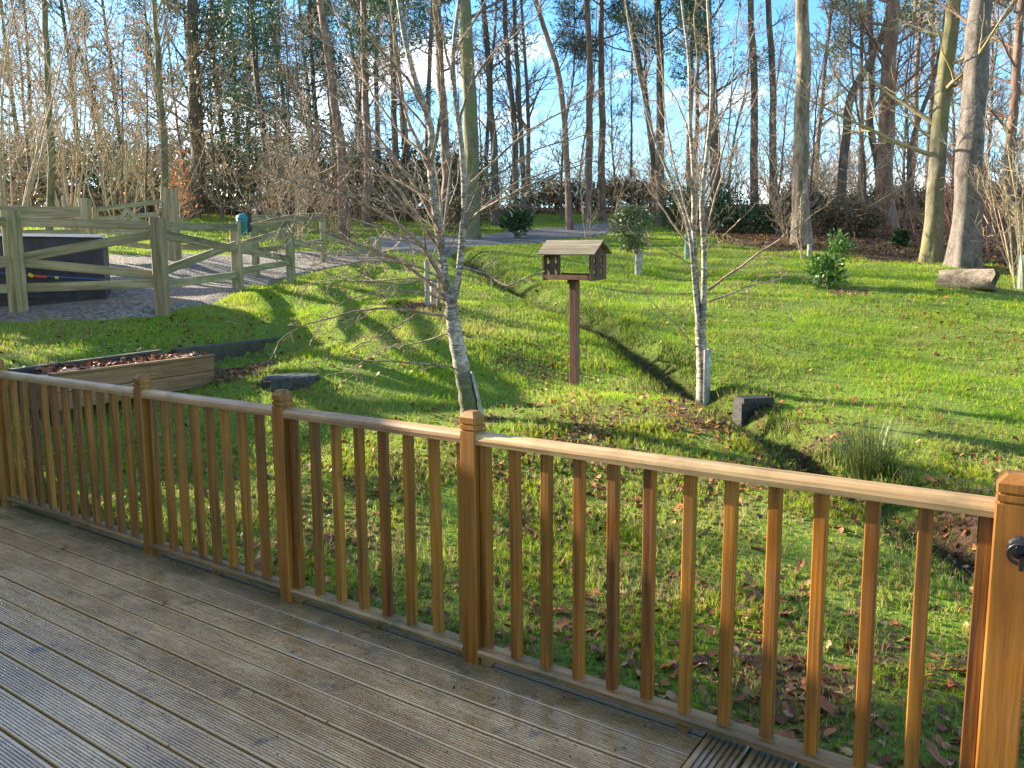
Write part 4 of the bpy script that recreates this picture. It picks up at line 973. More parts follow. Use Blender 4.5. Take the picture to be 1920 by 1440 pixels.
tall_tree('slender S-bent reddish trunk left of the two bushy pines', 1068, 395, [(1065, 320), (1058, 230), (1052, 140), (1030, 80), (1000, 0)], 12, Rd, twd, 16, Y=27, nb=14, t0=.4, Lb=3)
tall_tree('small young pine with one dark tuft between bushy pines and double trunk', 1183, 392, [(1183, 340), (1184, 290), (1184, 262)], 5, Br, twd, 17, Y=34, nb=8, t0=.45, Lb=.9, fol=('pine', 1300, .16, .35, .8))
tall_tree('thin forked dark trunk, right of the pair left of the S-bent tree', 985, 392, [(982, 320), (976, 240), (972, 150), (965, 60)], 10, Br, twd, 18, Y=30, nb=16, t0=.25, Lb=3.2)
tall_tree('thin dark trunk, left of the pair left of the S-bent tree', 968, 392, [(968, 320), (966, 240), (955, 150), (948, 60)], 12, Br, twd, 19, Y=30, nb=16, t0=.3, Lb=3.2)
tall_tree('brown trunk with a few dark tufts just right of the thick mossy stem', 932, 395, [(928, 300), (920, 200), (915, 100), (905, 0)], 14, Br, twd, 20, Y=30, nb=14, t0=.35, Lb=2.6, fol=('pine', 1800, .2, .45, .3))
tall_tree('thick mossy trunk with a fork at the top, behind the leaning birch', 886, 432, [(884, 350), (882, 220), (876, 100), (868, 0)], 30, Mo, twd, 21, Y=23, nb=12, t0=.5, Lb=3)
tall_tree('straight pinkish trunk partly behind the leaning birch crown', 838, 400, [(836, 300), (830, 180), (822, 60), (818, 0)], 18, Rd, twd, 22, Y=28, nb=12, t0=.4, Lb=2.6, fol=('pine', 1800, .2, .5, .3))
tall_tree('grey-brown pine stem with high needles left of the birch crown', 692, 400, [(690, 300), (686, 180), (682, 60)], 15, Rd, twd, 24, Y=29, nb=16, t0=.35, Lb=2.4, fol=('pine', 5000, .2, .5, .5), ang=1.2)
tall_tree('leaning orange-barked pine, reddest trunk among the dark conifers', 652, 400, [(640, 280), (625, 180), (612, 80), (600, 0)], 18, Rd, twd, 25, Y=26, nb=10, t0=.55, Lb=2.4, fol=('pine', 3000, .2, .5, .5))
tall_tree('second slim brown pine stem touching the birch crown', 742, 400, [(742, 300), (738, 180), (734, 60)], 13, Br, twd, 26, Y=32, nb=14, t0=.35, Lb=2.4, fol=('pine', 4000, .2, .5, .5), ang=1.2)
tall_tree('big ivy-darkened trunk at the back of the sunny grass, far left wood', 370, 388, [(372, 320), (368, 240), (362, 120), (360, 0)], 27, Br, twd, 27, Y=30, nb=20, t0=.15, Lb=2.6, fol=('ivy', 5000, .14, .5, .6))
tall_tree('slim grey-green tree with a lean and forked limbs, far left', 104, 385, [(98, 320), (95, 240), (88, 150), (82, 0)], 13, Mo, tw, 28, Y=22, nb=22, t0=.22, Lb=2.4, ang=.8)
tall_tree('yellowish upright tree with fanned branches above the tall gate post', 314, 370, [(312, 300), (306, 240), (300, 180), (296, 110)], 13, Mo, twg, 29, Y=24, nb=34, t0=.3, Lb=2.7, ang=.55, fol=('orange', 130, .10, .25, .04))
tall_tree('reddish twiggy larch at the right edge of the picture', 1892, 420, [(1890, 330), (1900, 200), (1908, 100), (1915, 0)], 18, Rd, twr, 30, Y=19, nb=40, t0=.08, Lb=2.4, ang=1.2, fol=('russet', 500, .05, .2, .2))
# multi-stem shrubs
PS_ = dict(PT, rmin=.005, n=[0, 8, 6, 5], rat=[.3, .5, .45, .5], ang=[.5, .5, .6, .7], trop=[.03, .10, .06, .03], slim=.02)
def shrub(label, px, py, nst, H, spreadd, mat, seed, Y=None, fol=None, group=None, dens=1.0, name='bare_shrub', rr=.035):
    b = hit(px, py) if Y is None else ground(px, Y); rd = random.Random(seed); root = empty(name, b); tag(root, label, 'shrub', group); T = Tubes(); B = Tubes(); tips = []
    for i in range(nst):
        a = rd.uniform(0, 6.28); d = Vector((math.cos(a) * spreadd * rd.random(), math.sin(a) * spreadd * rd.random(), 1)).normalized()
        p = Vector((math.cos(a), math.sin(a), 0)) * rd.uniform(.03, .25); pts = [p - Vector((0, 0, .1))]; hh = H * rd.uniform(.6, 1.05)
        for k_ in range(9): d = (d + rdir(rd) * .09 + Vector((0, 0, .03))).normalized(); pts.append(pts[-1] + d * hh / 9)
        r0 = rr * rd.uniform(.5, 1.1); rad = [r0 * (1 - .75 * k_ / 9) for k_ in range(10)]; T.add(pts, rad, 6)
        kids(B, pts, rad, hh, 2, PS_, rd, 9 * dens, .2, tips, .75)
    link('stems', T.mesh('stems'), mat, root); tag(link('branches', B.mesh('branches'), mat, root), kind='stuff')
    if fol:
        kind, n, size, spread, sel = fol; tp_ = [t[0] for t in tips if rd.random() < sel]; leaf_cloud('leaves', tp_, n, size, M[kind], root, spread, seed, 'leaf', 1.6)
    return root
shrub('tall many-stemmed brown thicket at the far left edge', 28, 382, 16, 8.0, .32, tw, 41, Y=19)
shrub('yellow-stemmed coppice of thin rods behind the field gate', 240, 378, 9, 5.0, .4, twg, 42, Y=22, rr=.022, fol=('orange', 60, .08, .2, .05))
shrub('brown many-stemmed thicket between far-left thicket and slim grey-green tree', 150, 382, 10, 7.5, .35, tw, 43, Y=26)
shrub('pale brown leggy thicket in front of the dark ivy trunk', 330, 376, 8, 6.5, .35, tw, 44, Y=27, fol=('orange', 160, .10, .35, .10))
shrub('low bush still holding bright orange leaves above the gate post', 345, 378, 5, 2.6, .9, tw, 45, Y=25, fol=('orange', 420, .10, .25, .25), rr=.018)
shrub('tangled bare bush left of the leaning birch, on the road verge', 560, 410, 12, 3.8, .8, tw, 46, Y=20, rr=.02, fol=('russet', 260, .07, .3, .1))
shrub('reddish bare bush on the verge behind the teal tub', 650, 420, 10, 3.2, .9, twr, 47, Y=23, rr=.018, fol=('russet', 300, .07, .3, .12))
shrub('low twiggy reddish scrub between the mossy and the huge grey beech trunks', 1775, 470, 9, 2.6, .9, twr, 48, Y=18.5, rr=.014)
shrub('tangle of pale arching twigs at the right picture edge beside the green tube', 1900, 500, 12, 4.2, .9, tw, 49, Y=15.5, rr=.018)
shrub('reddish twiggy thicket on the bank right of the huge grey beech', 1860, 430, 12, 4.2, .8, twr, 50, Y=21, rr=.018)
shrub('thin leafless bush arching over the dark rhododendrons', 1300, 430, 7, 4.0, .6, tw, 51, Y=24, rr=.018)
shrub('thin two-stemmed sapling right behind the roof of the bird table', 1088, 470, 3, 2.3, .35, M['branch_pale'], 52, Y=17.5, rr=.018, name='sapling', dens=.4)
shrub('dense pinkish twig tangle in front of the mossy beech', 1730, 470, 10, 3.6, .9, twr, 155, Y=19.5, rr=.014)
shrub('fine reddish twig tangle low between the huge beech and the right edge', 1850, 480, 11, 3.4, 1.0, twr, 156, Y=17.5, rr=.014)
shrub('low brown scrub under the tan peeling trunk', 1480, 440, 7, 2.2, .8, tw, 53, Y=22, rr=.012)
shrub('low brown scrub at the foot of the brown pine', 1640, 400, 10, 2.4, .9, tw, 54, Y=25, rr=.012)
# understorey and far wood: shared prototypes
def proto_tree(kind, seed):
    rd = random.Random(seed); root = empty('far_tree', (0, 0, 0)); H = rd.uniform(15, 18) if kind != 'under' else rd.uniform(8, 11)
    r0 = .16 if kind != 'under' else .06; n = 14; pts = [Vector((0, 0, -.4))]; d = Vector((rd.gauss(0, .04), rd.gauss(0, .04), 1)).normalized()
    for i in range(n): d = (d + rdir(rd) * (.05 if kind != 'under' else .09) + Vector((0, 0, .05))).normalized(); pts.append(pts[-1] + d * H / n)
    rad = [r0 * (1 - .75 * i / n) for i in range(n + 1)]; T = Tubes(); T.add(pts, rad, 7); B = Tubes(); tips = []
    if kind == 'conifer': Pm = dict(PT, lv=3, minz=-.3, trop=[.03, .01, .02, 0], ang=[.7, 1.35, .8, .8]); kids(B, pts, rad, 2.6 / .32, 1, Pm, rd, 40, .12, tips); root.name = 'conifer_tree'
    elif kind == 'pine': Pm = dict(PT, lv=3, minz=-.2, ang=[.7, 1.2, .8, .8], rmin=.012); kids(B, pts, rad, 2.4 / .32, 1, Pm, rd, 22, .45, tips); root.name = 'pine_tree'
    elif kind == 'under': Pm = dict(PT, rmin=.009, minz=-.1, ang=[.7, .75, .8, .8], n=[0, 10, 6, 5]); kids(B, pts, rad, 2.6 / .32, 1, Pm, rd, 24, .1, tips); root.name = 'understorey_tree'
    else: Pm = dict(PT, rmin=.012, minz=-.1, ang=[.7, .9, .8, .8], n=[0, 10, 6, 4]); kids(B, pts, rad, 3.4 / .32, 1, Pm, rd, 24, .25, tips); root.name = 'bare_tree'
    link('trunk', T.mesh('trunk'), {'conifer': Br, 'pine': Rd, 'under': Br, 'bare': Br}[kind], root)
    link('branches', B.mesh('branches'), {'conifer': twd, 'pine': twd, 'under': tw, 'bare': twd}[kind], root)
    if kind == 'conifer': leaf_cloud('crown', [t[0] for t in tips], 6500, .24, M['spruce'], root, .5, seed, 'needle', 4, up=-.1)
    if kind == 'pine': leaf_cloud('crown', [t[0] for t in tips], 6500, .24, M['pine'], root, .5, seed, 'needle', 4, up=.3)
    return root
def copy_tree(o, loc, rz, s):
    c = o.copy(); COL.objects.link(c); c.location = loc; c.rotation_euler = (0, 0, rz); c.scale = (s, s, s)
    for ch in o.children: d = ch.copy(); COL.objects.link(d); d.parent = c
    return c
PR = {k_: [proto_tree(k_, s) for s in ss] for k_, ss in (('conifer', (61, 62, 63)), ('pine', (64, 65)), ('under', (66, 67, 68)), ('bare', (69, 70)))}
used = set()
def place(kind, px, Y, s=1.0):
    rd = random; p = ground(px, Y); cands = PR[kind]; pr = cands[random.randrange(len(cands))]; s *= random.uniform(.88, 1.12); rz = random.uniform(0, 6.28)
    if pr.name not in used: used.add(pr.name); pr.location = p; pr.rotation_euler = (0, 0, rz); pr.scale = (s, s, s); o = pr
    else: o = copy_tree(pr, p, rz, s)
    lb = {'conifer': ('dark evergreen conifer in the dense wood across the drive at the left', 'dark conifers in the left-hand wood'),
          'pine': ('tall bare-stemmed pine with tufted top in the line of trees against the sky', 'pines on the skyline'),
          'under': ('thin bare understorey tree with fine twigs among the taller trunks', 'thin understorey trees'),
          'bare': ('leafless woodland tree with spreading branches behind the nearer trunks', 'leafless trees of the far wood')}[kind]
    tag(o, lb[0], 'tree', lb[1])
random.seed(99)
for px, Y in [(440, 36), (478, 38), (520, 36), (560, 42), (600, 38), (640, 46), (450, 48), (520, 52), (330, 46), (230, 46), (100, 48), (-60, 40)]: place('conifer', px, Y, .95)
for px, Y in [(720, 40), (775, 38), (808, 44), (1290, 42), (1600, 38), (1690, 42), (1950, 34), (640, 48)]: place('pine', px, Y)
for px in list(range(-60, 700, 62)): place('under', px + random.uniform(-30, 30), random.uniform(25, 38)); 
for px in list(range(700, 2000, 66)): place('under', px + random.uniform(-25, 25), random.uniform(30, 46))
for px in list(range(1450, 2050, 85)): place('under', px + random.uniform(-25, 25), random.uniform(23, 30), .75)
for x_, y_ in ((-9.5, 8.5), (-11.5, 10.5), (-12.5, 8.0), (-14.5, 12.0), (-16, 9.5), (-18, 13)):  # unseen trees added at the left to break up the sunlight
    pr = PR['under'][random.randrange(3)]; s_ = random.uniform(.8, 1.0); o = copy_tree(pr, (x_, y_, tz(x_, y_)), random.uniform(0, 6), s_); tag(o, 'bare tree added out of view at the left to dapple the lawn with shade', 'tree', 'bare trees added out of view for dappled shade')
for px in list(range(-150, 700, 105)) + [905, 1010, 1300, 1500, 1720, 1830, 2000]: place('bare', px + random.uniform(-20, 20), random.uniform(42, 54))

# ------------------------------------------------------------------ evergreen shrubs
ORD = ['first', 'second', 'third', 'fourth', 'fifth', 'sixth', 'seventh', 'eighth', 'ninth']
def bush(label, px, py, rx, rz_, n, size, mat, seed, Y=None, trunk=None, zc=None, name='evergreen_bush', aspect=2.2, lumps=14, dx=0, cat='bush', group=None, ry=None):
    b = hit(px, py) if Y is None else ground(px, Y); root = empty(name, b); tag(root, label, cat, group); r_ = np.random.default_rng(seed); zc = rz_ * .85 if zc is None else zc
    u = r_.normal(0, 1, (lumps, 3)); u /= np.linalg.norm(u, axis=1, keepdims=True); c = u * np.array([rx * .62, (ry or rx) * .62, rz_ * .62]) * r_.uniform(.7, 1.1, (lumps, 1)) + np.array([dx, 0, zc])
    c = np.vstack([c, [[0, 0, zc * .8]]])
    leaf_cloud('foliage', c, n, size, M[mat], root, rx * .42, seed, 'leaf', aspect, up=.2)
    T = Tubes(); rd = random.Random(seed)
    for i in range(min(lumps, 9)):
        e = Vector(c[i]); T.add(smooth_path([Vector((0, 0, -.05)), Vector((rd.gauss(0, .03), rd.gauss(0, .03), zc * .35)), e * .95], 6), [.022 * max(rx, .5)] * 2 + [.014 * max(rx, .5)] * 4, 5)
    link('stems', T.mesh('stems'), M['twig_dark'], root)
    return root
lau = bush('two-toned glossy laurel bush alone on the right-hand lawn', 1543, 541, .36, .30, 520, .13, 'laurel', 80, zc=.30, aspect=2.6, lumps=12)
c2_ = np.array([[.22, 0, .62], [.30, .05, .78], [.12, 0, .52], [.34, 0, .60], [.2, 0, .85], [.38, .02, .70]]); leaf_cloud('upper_foliage', c2_, 520, .075, M['laurel'], lau, .17, 81, 'leaf', 2.4, up=.5)
hb = hit(1197, 514); hol = empty('holly_tree', hb); tag(hol, 'small round-headed holly on a short guarded stem left of the upright birch', 'tree')
hr = 46 / F * hb.y; hc = at(1188, 424, hb.y) - hb; r_ = np.random.default_rng(82); u = r_.normal(0, 1, (34, 3)); u /= np.linalg.norm(u, axis=1, keepdims=True)
leaf_cloud('crown', u * hr * np.array([.72, .72, .78]) * r_.uniform(.6, 1.05, (34, 1)) + np.array(hc), 4200, .055, M['holly'], hol, hr * .34, 83, 'leaf', 1.7)
T = Tubes(); T.add([Vector((0, 0, -.1)), Vector((.01, 0, .3)), hc * .8], [.05, .045, .035], 8); link('trunk', T.mesh('trunk'), M['bark_grey'], hol)
guard(hol, 1190, 1203, 470, 513, hb.y, .075, 0, 6.28, M['guard'])
for i, (px, py, rx, rz_, Y, mt, lb) in enumerate([
    (968, 428, .55, .75, 24, 'rhodo', 'upright dark laurel bush beside the road behind the leaning birch'),
    (1270, 425, .9, .8, 27, 'rhodo', 'dark evergreen bush immediately right of the holly'),
    (1365, 425, .95, .85, 26, 'rhodo', 'wide dark rhododendron behind the upright birch'),
    (1428, 425, .75, .62, 25, 'rhodo', 'dark rhododendron at the foot of the close slim pair of trunks'),
    (1560, 425, .9, .62, 24, 'brownbush', 'olive-brown bush on the bank behind the laurel'),
    (1610, 428, .7, .42, 23, 'brownbush', 'low dark bramble mound right of the olive-brown bush'),
    (1681, 432, .22, .25, 21, 'rhodo', 'tiny dark evergreen on the leafy bank left of the mossy beech'),
    (1490, 395, 1.1, .8, 33, 'brownbush', 'brownish bush at the skyline between slim pair and tan trunk'),
    (870, 405, .8, .7, 27, 'brownbush', 'brown bush at the foot of the thick mossy trunk')]):
    bush(lb, px, py, rx, rz_, int(2200 * rx + 700), .11, mt, 90 + i, Y=Y, lumps=18)
for i, px in enumerate(range(1010, 1260, 36)):
    bush(ORD[i] + ' from the left of the dark hedge bushes beyond the road', px, 390, 1.0, .78 + .25 * random.random(), 2000, .14, 'brownbush' if i % 3 else 'rhodo', 120 + i, Y=39 + random.uniform(-2, 2), name='hedge_bush', lumps=16, group='hedge bushes beyond the road')
for i, px in enumerate(range(1480, 1960, 60)):
    bush(ORD[i] + ' from the left of the brown scrub bushes on the right-hand ridge', px, 390, 1.2, .36 + .15 * random.random(), 1700, .14, 'brownbush', 140 + i, Y=34 + random.uniform(-2, 3), name='scrub_bush', lumps=16, group='scrub bushes on the right-hand ridge')
# a dense, uncountable mass of ivy and bramble under the left wood
r_ = np.random.default_rng(200); n = 260; xs = r_.uniform(-26, -1.5, n); ys = r_.uniform(31, 52, n); zs = terrain(xs, ys) + r_.uniform(.2, 2.4, n)
o = leaf_cloud('undergrowth', np.stack([xs, ys, zs], -1), 42000, .20, M['ivy'], None, 1.2, 201, 'leaf', 1.9); tag(o, 'dark ivy and bramble undergrowth beneath the left-hand wood', 'undergrowth', kind='stuff')
PU = dict(PT, lv=4, rmin=.008); rd = random.Random(77); T = Tubes()
for i in range(150):
    x = rd.uniform(-26, 20); y = rd.uniform(29, 42); z = tz(x, y)
    if x > -3: y = rd.uniform(34, 46); z = tz(x, y)
    for k_ in range(4): branch(T, Vector((x + rd.gauss(0, .3), y + rd.gauss(0, .3), z - .1)), Vector((rd.gauss(0, .5), rd.gauss(0, .5), 1)).normalized(), rd.uniform(1.5, 3.6), .02, 1, PU, rd)
o = link('brushwood', T.mesh('brushwood'), M['twig'], None); tag(o, 'tangle of bare brushwood under the trees along the edge of the wood', 'brushwood', kind='stuff')
# stakes and guards
def stake(label, px, pyb, pyt, wpx, mat, Y=None, grp=None):
    b = hit(px, pyb) if Y is None else ground(px, Y); h = at(px, pyt, b.y).z - b.z; w_ = wpx / F * b.y
    root = empty('tree_stake', b); tag(root, label, 'stake', grp); v, f = boxm(w_, w_, h + .2, (0, 0, (h - .2) / 2), w_ * .15); mk('stake', v, f, mat, root); return root
stake('grey wooden stake in the dead leaves behind the leaning birch', 802, 572, 488, 9, M['stake'])
gsap = hit(813, 568); sp = shrub('slender sapling tied to the grey stake behind the leaning birch', 812, 568, 2, 2.6, .12, M['branch_pale'], 57, name='sapling', dens=.6, rr=.03)
guard(sp, 806, 820, 525, 568, gsap.y, .05, 0, 6.28, M['guard'])
s_ = hit(1517, 482); sp = shrub('thin sapling in a pale tube just left of the two-toned laurel', 1517, 482, 3, 1.7, .5, M['branch_pale'], 58, name='sapling', dens=.5, rr=.016); guard(sp, 1512, 1522, 458, 482, s_.y, .05, 0, 6.28, M['guard'])
s_ = hit(1914, 542); sp = shrub('twiggy sapling in a green tube at the right picture edge', 1914, 542, 4, 3.4, .35, M['twig_gold'], 59, name='sapling', dens=.8, rr=.02); guard(sp, 1908, 1922, 478, 541, s_.y, .06, 0, 6.28, M['guard_green'])
stake('short grey stake in shade just left of the upright birch', 1288, 484, 440, 9, M['guard_green'])
stake('thin white marker stake right of the bird table roof', 1003 + 0, 408, 388, 3, M['guard'], Y=38)
stake('pale marker stake at the foot of the bushy pines', 1104, 408, 388, 4, M['guard'], Y=36)
stake('short pale post on the sunny grass at the far left', 140, 385, 366, 5, M['stake'], Y=25)

# ------------------------------------------------------------------ grass
def vnoise(x, y, k, seed=0):
    """cheap smooth value noise, 0..1"""
    r_ = np.random.default_rng(seed); g = r_.random((256, 256)); a = x * k; b = y * k; i = np.floor(a).astype(int); j = np.floor(b).astype(int); u = a - i; v = b - j; u = u * u * (3 - 2 * u); v = v * v * (3 - 2 * v)
    G = lambda p, q: g[p % 256, q % 256]
    return (G(i, j) * (1 - u) + G(i + 1, j) * u) * (1 - v) + (G(i, j + 1) * (1 - u) + G(i + 1, j + 1) * u) * v
def sample(n, y0, y1, r_, m_=.9):
    y = np.sqrt(r_.uniform(y0 ** 2, y1 ** 2, n)); x = r_.uniform(-1, 1, n) * (.70 * y + m_); return x, y
def allowed(x, y):
    ok = np.ones(x.shape, bool)
    for p in POLYS: ok &= ~inpoly(x, y, p)
    ok &= (x * NN.x + y * NN.y) > 2.50
    # planter
    c, s = math.cos(PLC[1]), math.sin(PLC[1]); lx = (x - PLC[0].x) * c + (y - PLC[0].y) * s; ly = -(x - PLC[0].x) * s + (y - PLC[0].y) * c
    ok &= ~((lx > 0) & (lx < PLC[2]) & (ly > 0) & (ly < .6))
    ok &= np.hypot(x - sb.x, y - sb.y) > .27
    return ok
def blades(x, y, hgt, wid, tint, r_, lean=.6, segs=2, zoff=0):
    n = len(x); z = terrain(x, y) + zoff; az_ = r_.uniform(0, 6.283, n); ln = r_.uniform(.1, lean, n); ca, sa = np.cos(az_), np.sin(az_)
    base = np.stack([x, y, z], -1); out = np.stack([ca, sa, np.zeros(n)], -1); fa = r_.uniform(0, 6.283, n); sd2 = np.stack([np.cos(fa), np.sin(fa), np.zeros(n)], -1) * wid[:, None] * .5
    up_ = np.array([0, 0, 1.]); h = hgt[:, None]; l = ln[:, None]
    if segs == 1:
        v = np.stack([base - sd2, base + sd2, base + up_ * h * np.sqrt(1 - (l * .8) ** 2) + out * h * l], 1); i = np.arange(n)[:, None] * 3; f = [i + [0, 1, 2]]; k_ = 3
        shade = np.array([.75, .75, 1.1])
    else:
        mid = base + up_ * h * .55 + out * h * l * .3
        v = np.stack([base - sd2, base + sd2, mid + sd2 * .8, mid - sd2 * .8, base + up_ * h * (1 - .45 * l) + out * h * l], 1); i = np.arange(n)[:, None] * 5; f = [i + [3, 2, 4], i + [0, 1, 2, 3]]; k_ = 5
        shade = np.array([.75, .75, .95, .95, 1.1])
    c = (tint[:, None, :] * np.ones((1, k_, 1))).reshape(-1, 3)
    return v.reshape(-1, 3), f, c, k_
def grass_tint(x, y, r_):
    n = len(x); a = vnoise(x, y, .7, 1); b = vnoise(x + 9, y, 2.6, 2); c_ = r_.random(n)
    g1 = np.array([.14, .30, .012]); g2 = np.array([.33, .50, .022]); g3 = np.array([.54, .54, .045]); st = np.array([.50, .41, .20]); br = np.array([.16, .11, .055])
    t = np.clip(.15 + .55 * c_ + .5 * (a - .5), 0, 1)[:, None]; col = g1 * (1 - t) + g2 * t
    yl = (r_.random(n) < .10 + .32 * sstep(.55, .85, b))[:, None]; col = np.where(yl, g3 * r_.uniform(.7, 1.1, (n, 1)), col)
    near = sstep(7.5, 4.5, y); s_ = (r_.random(n) < .10 + .30 * sstep(.5, .8, vnoise(x, y, 1.3, 5)) + .34 * near)[:, None]; col = np.where(s_, st * r_.uniform(.5, 1.1, (n, 1)), col)
    b_ = (r_.random(n) < .05 + .12 * near + .30 * sstep(.62, .85, vnoise(x + 5, y + 2, .9, 21)))[:, None]; col = np.where(b_, br, col)
    moss = ((vnoise(x + 3, y + 7, 2.2, 9) > .70) & (y < 7) & (r_.random(n) < .75))[:, None]; col = np.where(moss, np.array([.36, .42, .035]) * r_.uniform(.6, 1.1, (n, 1)), col)
    return col
r_ = np.random.default_rng(31); parts = []
for n, y0, y1, h, w_, seg in ((380000, 2.2, 6.5, .050, .0036, 2), (300000, 6.5, 12, .050, .0055, 1), (260000, 12, 21, .055, .010, 1), (150000, 21, 40, .07, .022, 1)):
    x, y = sample(n, y0, y1, r_); L_ = litter(x, y); patch = vnoise(x, y, 3.3, 4); thin = np.clip(1.25 - 1.1 * L_, .04, 1) * (1 - .75 * np.exp(-(seg_dist(x, y, DITCH)[0] / .15) ** 2)) * np.where(patch < .38, .35, 1.0)
    thin *= np.where((y < 8) & (vnoise(x, y, 6.0, 6) < .38), .35, 1.0)
    k_ = allowed(x, y) & (r_.random(len(x)) < thin); x, y, patch = x[k_], y[k_], patch[k_]
    # gather into tufts
    if y1 < 13: cx_, cy_ = np.round(x / .05) * .05, np.round(y / .05) * .05; hs = np.sin(cx_ * 127.1 + cy_ * 311.7) * 43758.5; hs = hs - np.floor(hs); jx = np.sin(cx_ * 269.5 + cy_ * 183.3) * 43758.5; jy = np.sin(cx_ * 419.2 + cy_ * 371.9) * 43758.5; cx_ = cx_ + (jx - np.floor(jx) - .5) * .06; cy_ = cy_ + (jy - np.floor(jy) - .5) * .06; x = x + (cx_ - x) * .5; y = y + (cy_ - y) * .5
    else: hs = r_.random(len(x))
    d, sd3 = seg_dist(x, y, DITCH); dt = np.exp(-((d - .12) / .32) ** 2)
    hh = h * (.45 + .75 * hs + .45 * (patch > .66)) * r_.uniform(.6, 1.25, len(x)) * (1 + .7 * dt * (vnoise(x, y, 2.5, 8) > .55))
    tint = grass_tint(x, y, r_); tint = tint * (1 - .62 * (dt * (r_.random(len(x)) < .85))[:, None])  # blades near the ditch carry its shade in their tint
    parts.append((blades(x, y, hh, np.full(len(x), w_) * r_.uniform(.7, 1.3, len(x)), tint, r_, .85, seg, -.004)))
V = []; Ft = []; Fq = []; C = []; off = 0
for v, f, c, k_ in parts:
    V.append(v); C.append(c)
    for a in f: (Ft if a.shape[1] == 3 else Fq).append(a + off)
    off += len(v)
fl = [np.concatenate(Ft)] + ([np.concatenate(Fq)] if Fq else [])
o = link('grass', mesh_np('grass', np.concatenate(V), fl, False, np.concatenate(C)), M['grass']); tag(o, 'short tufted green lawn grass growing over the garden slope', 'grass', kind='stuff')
# fallen leaves that nobody could count
LEAFC = np.array([(.15, .045, .018), (.26, .085, .03), (.34, .13, .045), (.12, .045, .03), (.48, .27, .13), (.22, .08, .04)])
def leafmesh(x, y, size, r_, lift=.02, zs=None):
    n = len(x); z = (terrain(x, y) if zs is None else zs) + lift * r_.random(n); fa = r_.uniform(0, 6.283, n); ti = r_.normal(0, .38, (n, 2))
    ux = np.stack([np.cos(fa), np.sin(fa), ti[:, 0]], -1); uy = np.stack([-np.sin(fa), np.cos(fa), ti[:, 1]], -1); c = np.stack([x, y, z], -1); s = size[:, None]
    o_ = [(-.5, 0, .0), (-.18, .30, .10), (.22, .26, .13), (.5, 0, .02), (.22, -.26, .10), (-.18, -.30, .14), (0, 0, -.02)]
    cu_ = r_.uniform(.2, 1.8, (n, 1)); up_ = np.array([0, 0, 1.])
    v = np.stack([c + s * (ux * a * r_.uniform(.8, 1.2, (n, 1)) + uy * b * r_.uniform(.7, 1.3, (n, 1)) + up_ * q * cu_) for a, b, q in o_], 1); i = np.arange(n)[:, None] * 7
    f = np.concatenate([i + [6, a, (a + 5) % 6] for a in range(6)], 0); col = LEAFC[r_.integers(0, 6, n)] * r_.uniform(.6, 1.25, (n, 1)); return v.reshape(-1, 3), f, np.repeat(col, 7, 0)
xs = []; ys = []; ss = []
for n, y0, y1, s0, base in ((15000, 2.4, 6.5, .050, .5), (24000, 6.5, 13, .055, .16), (34000, 13, 34, .10, .015)):
    x, y = sample(n, y0, y1, r_); L_ = litter(x, y); pr_ = base * (1.6 * vnoise(x, y, 1.7, 12) ** 2 + .1) + .85 * L_
    if y1 < 7: pr_ += .25 * sstep(.55, .8, vnoise(x, y, 1.9, 13)) + .25 * sstep(3.6, 2.6, y)
    k_ = allowed(x, y) & (r_.random(n) < pr_); xs.append(x[k_]); ys.append(y[k_]); ss.append(s0 * r_.uniform(.45, 1.25, k_.sum()))
x, y, s = map(np.concatenate, (xs, ys, ss)); v, f, c = leafmesh(x, y, s, r_)
o = link('leaf_litter', mesh_np('leaf_litter', v, f, False, c), M['litter']); tag(o, 'brown fallen leaves scattered through the grass and over the woodland floor', 'leaf litter', kind='stuff'); print('litter', len(x), 'grass v', off)
# the ones that show largest, each its own object
def leaf_proto(seed):
    r = random.Random(seed); n = 11; v = [(0, 0, 0)]; lob = seed % 2
    for i in range(n):
        a = 2 * math.pi * i / n; rr = (.5 if abs(math.cos(a)) > .8 else .30) * r.uniform(.8, 1.15) * (1 - .25 * lob * (i % 2)); x, y = rr * math.cos(a), rr * math.sin(a) * .9
        v.append((x, y, .9 * y * y * r.uniform(.6, 1.6) + .3 * x * x * r.uniform(-.4, 1.4) + r.uniform(-.02, .03)))
    v.append((.78, .02, .04)); f = [(0, 1 + i, 1 + (i + 1) % n) for i in range(n)] + [(1, n + 1, n)]
    me = bpy.data.meshes.new('fallen_leaf'); me.from_pydata(v, [], f); me.update(); me.materials.append(M['leaf1']); return me
LP = [leaf_proto(i) for i in range(6)]; rd = random.Random(17); cnt = 0
spots = []
while len(spots) < 230:
    y = rd.uniform(2.2, 5.4); x = rd.uniform(-.66 * y, .68 * y)
    if x * NN.x + y * NN.y < 2.56: continue
    dens = .12 + .9 * float(sstep(.42, .8, vnoise(np.array([x]), np.array([y]), 1.9, 13))[0]) + (.7 if y < 3.2 and x > .9 else 0)
    if rd.random() < dens: spots.append((x, y))
for x, y in spots:
    o = link('fallen_leaf', LP[rd.randrange(6)], None); s = .032 + .075 * rd.random() ** 1.6; o.scale = (s, s, s); o.location = (x, y, tz(x, y) + rd.uniform(.006, .035)); o.rotation_euler = (rd.gauss(0, .35) + (3.14 if rd.random() < .3 else 0), rd.gauss(0, .35), rd.uniform(0, 6.28))
    tag(o, 'curled brown fallen leaf lying in the grass just beyond the railing', 'leaf', 'fallen leaves in the grass beyond the railing')
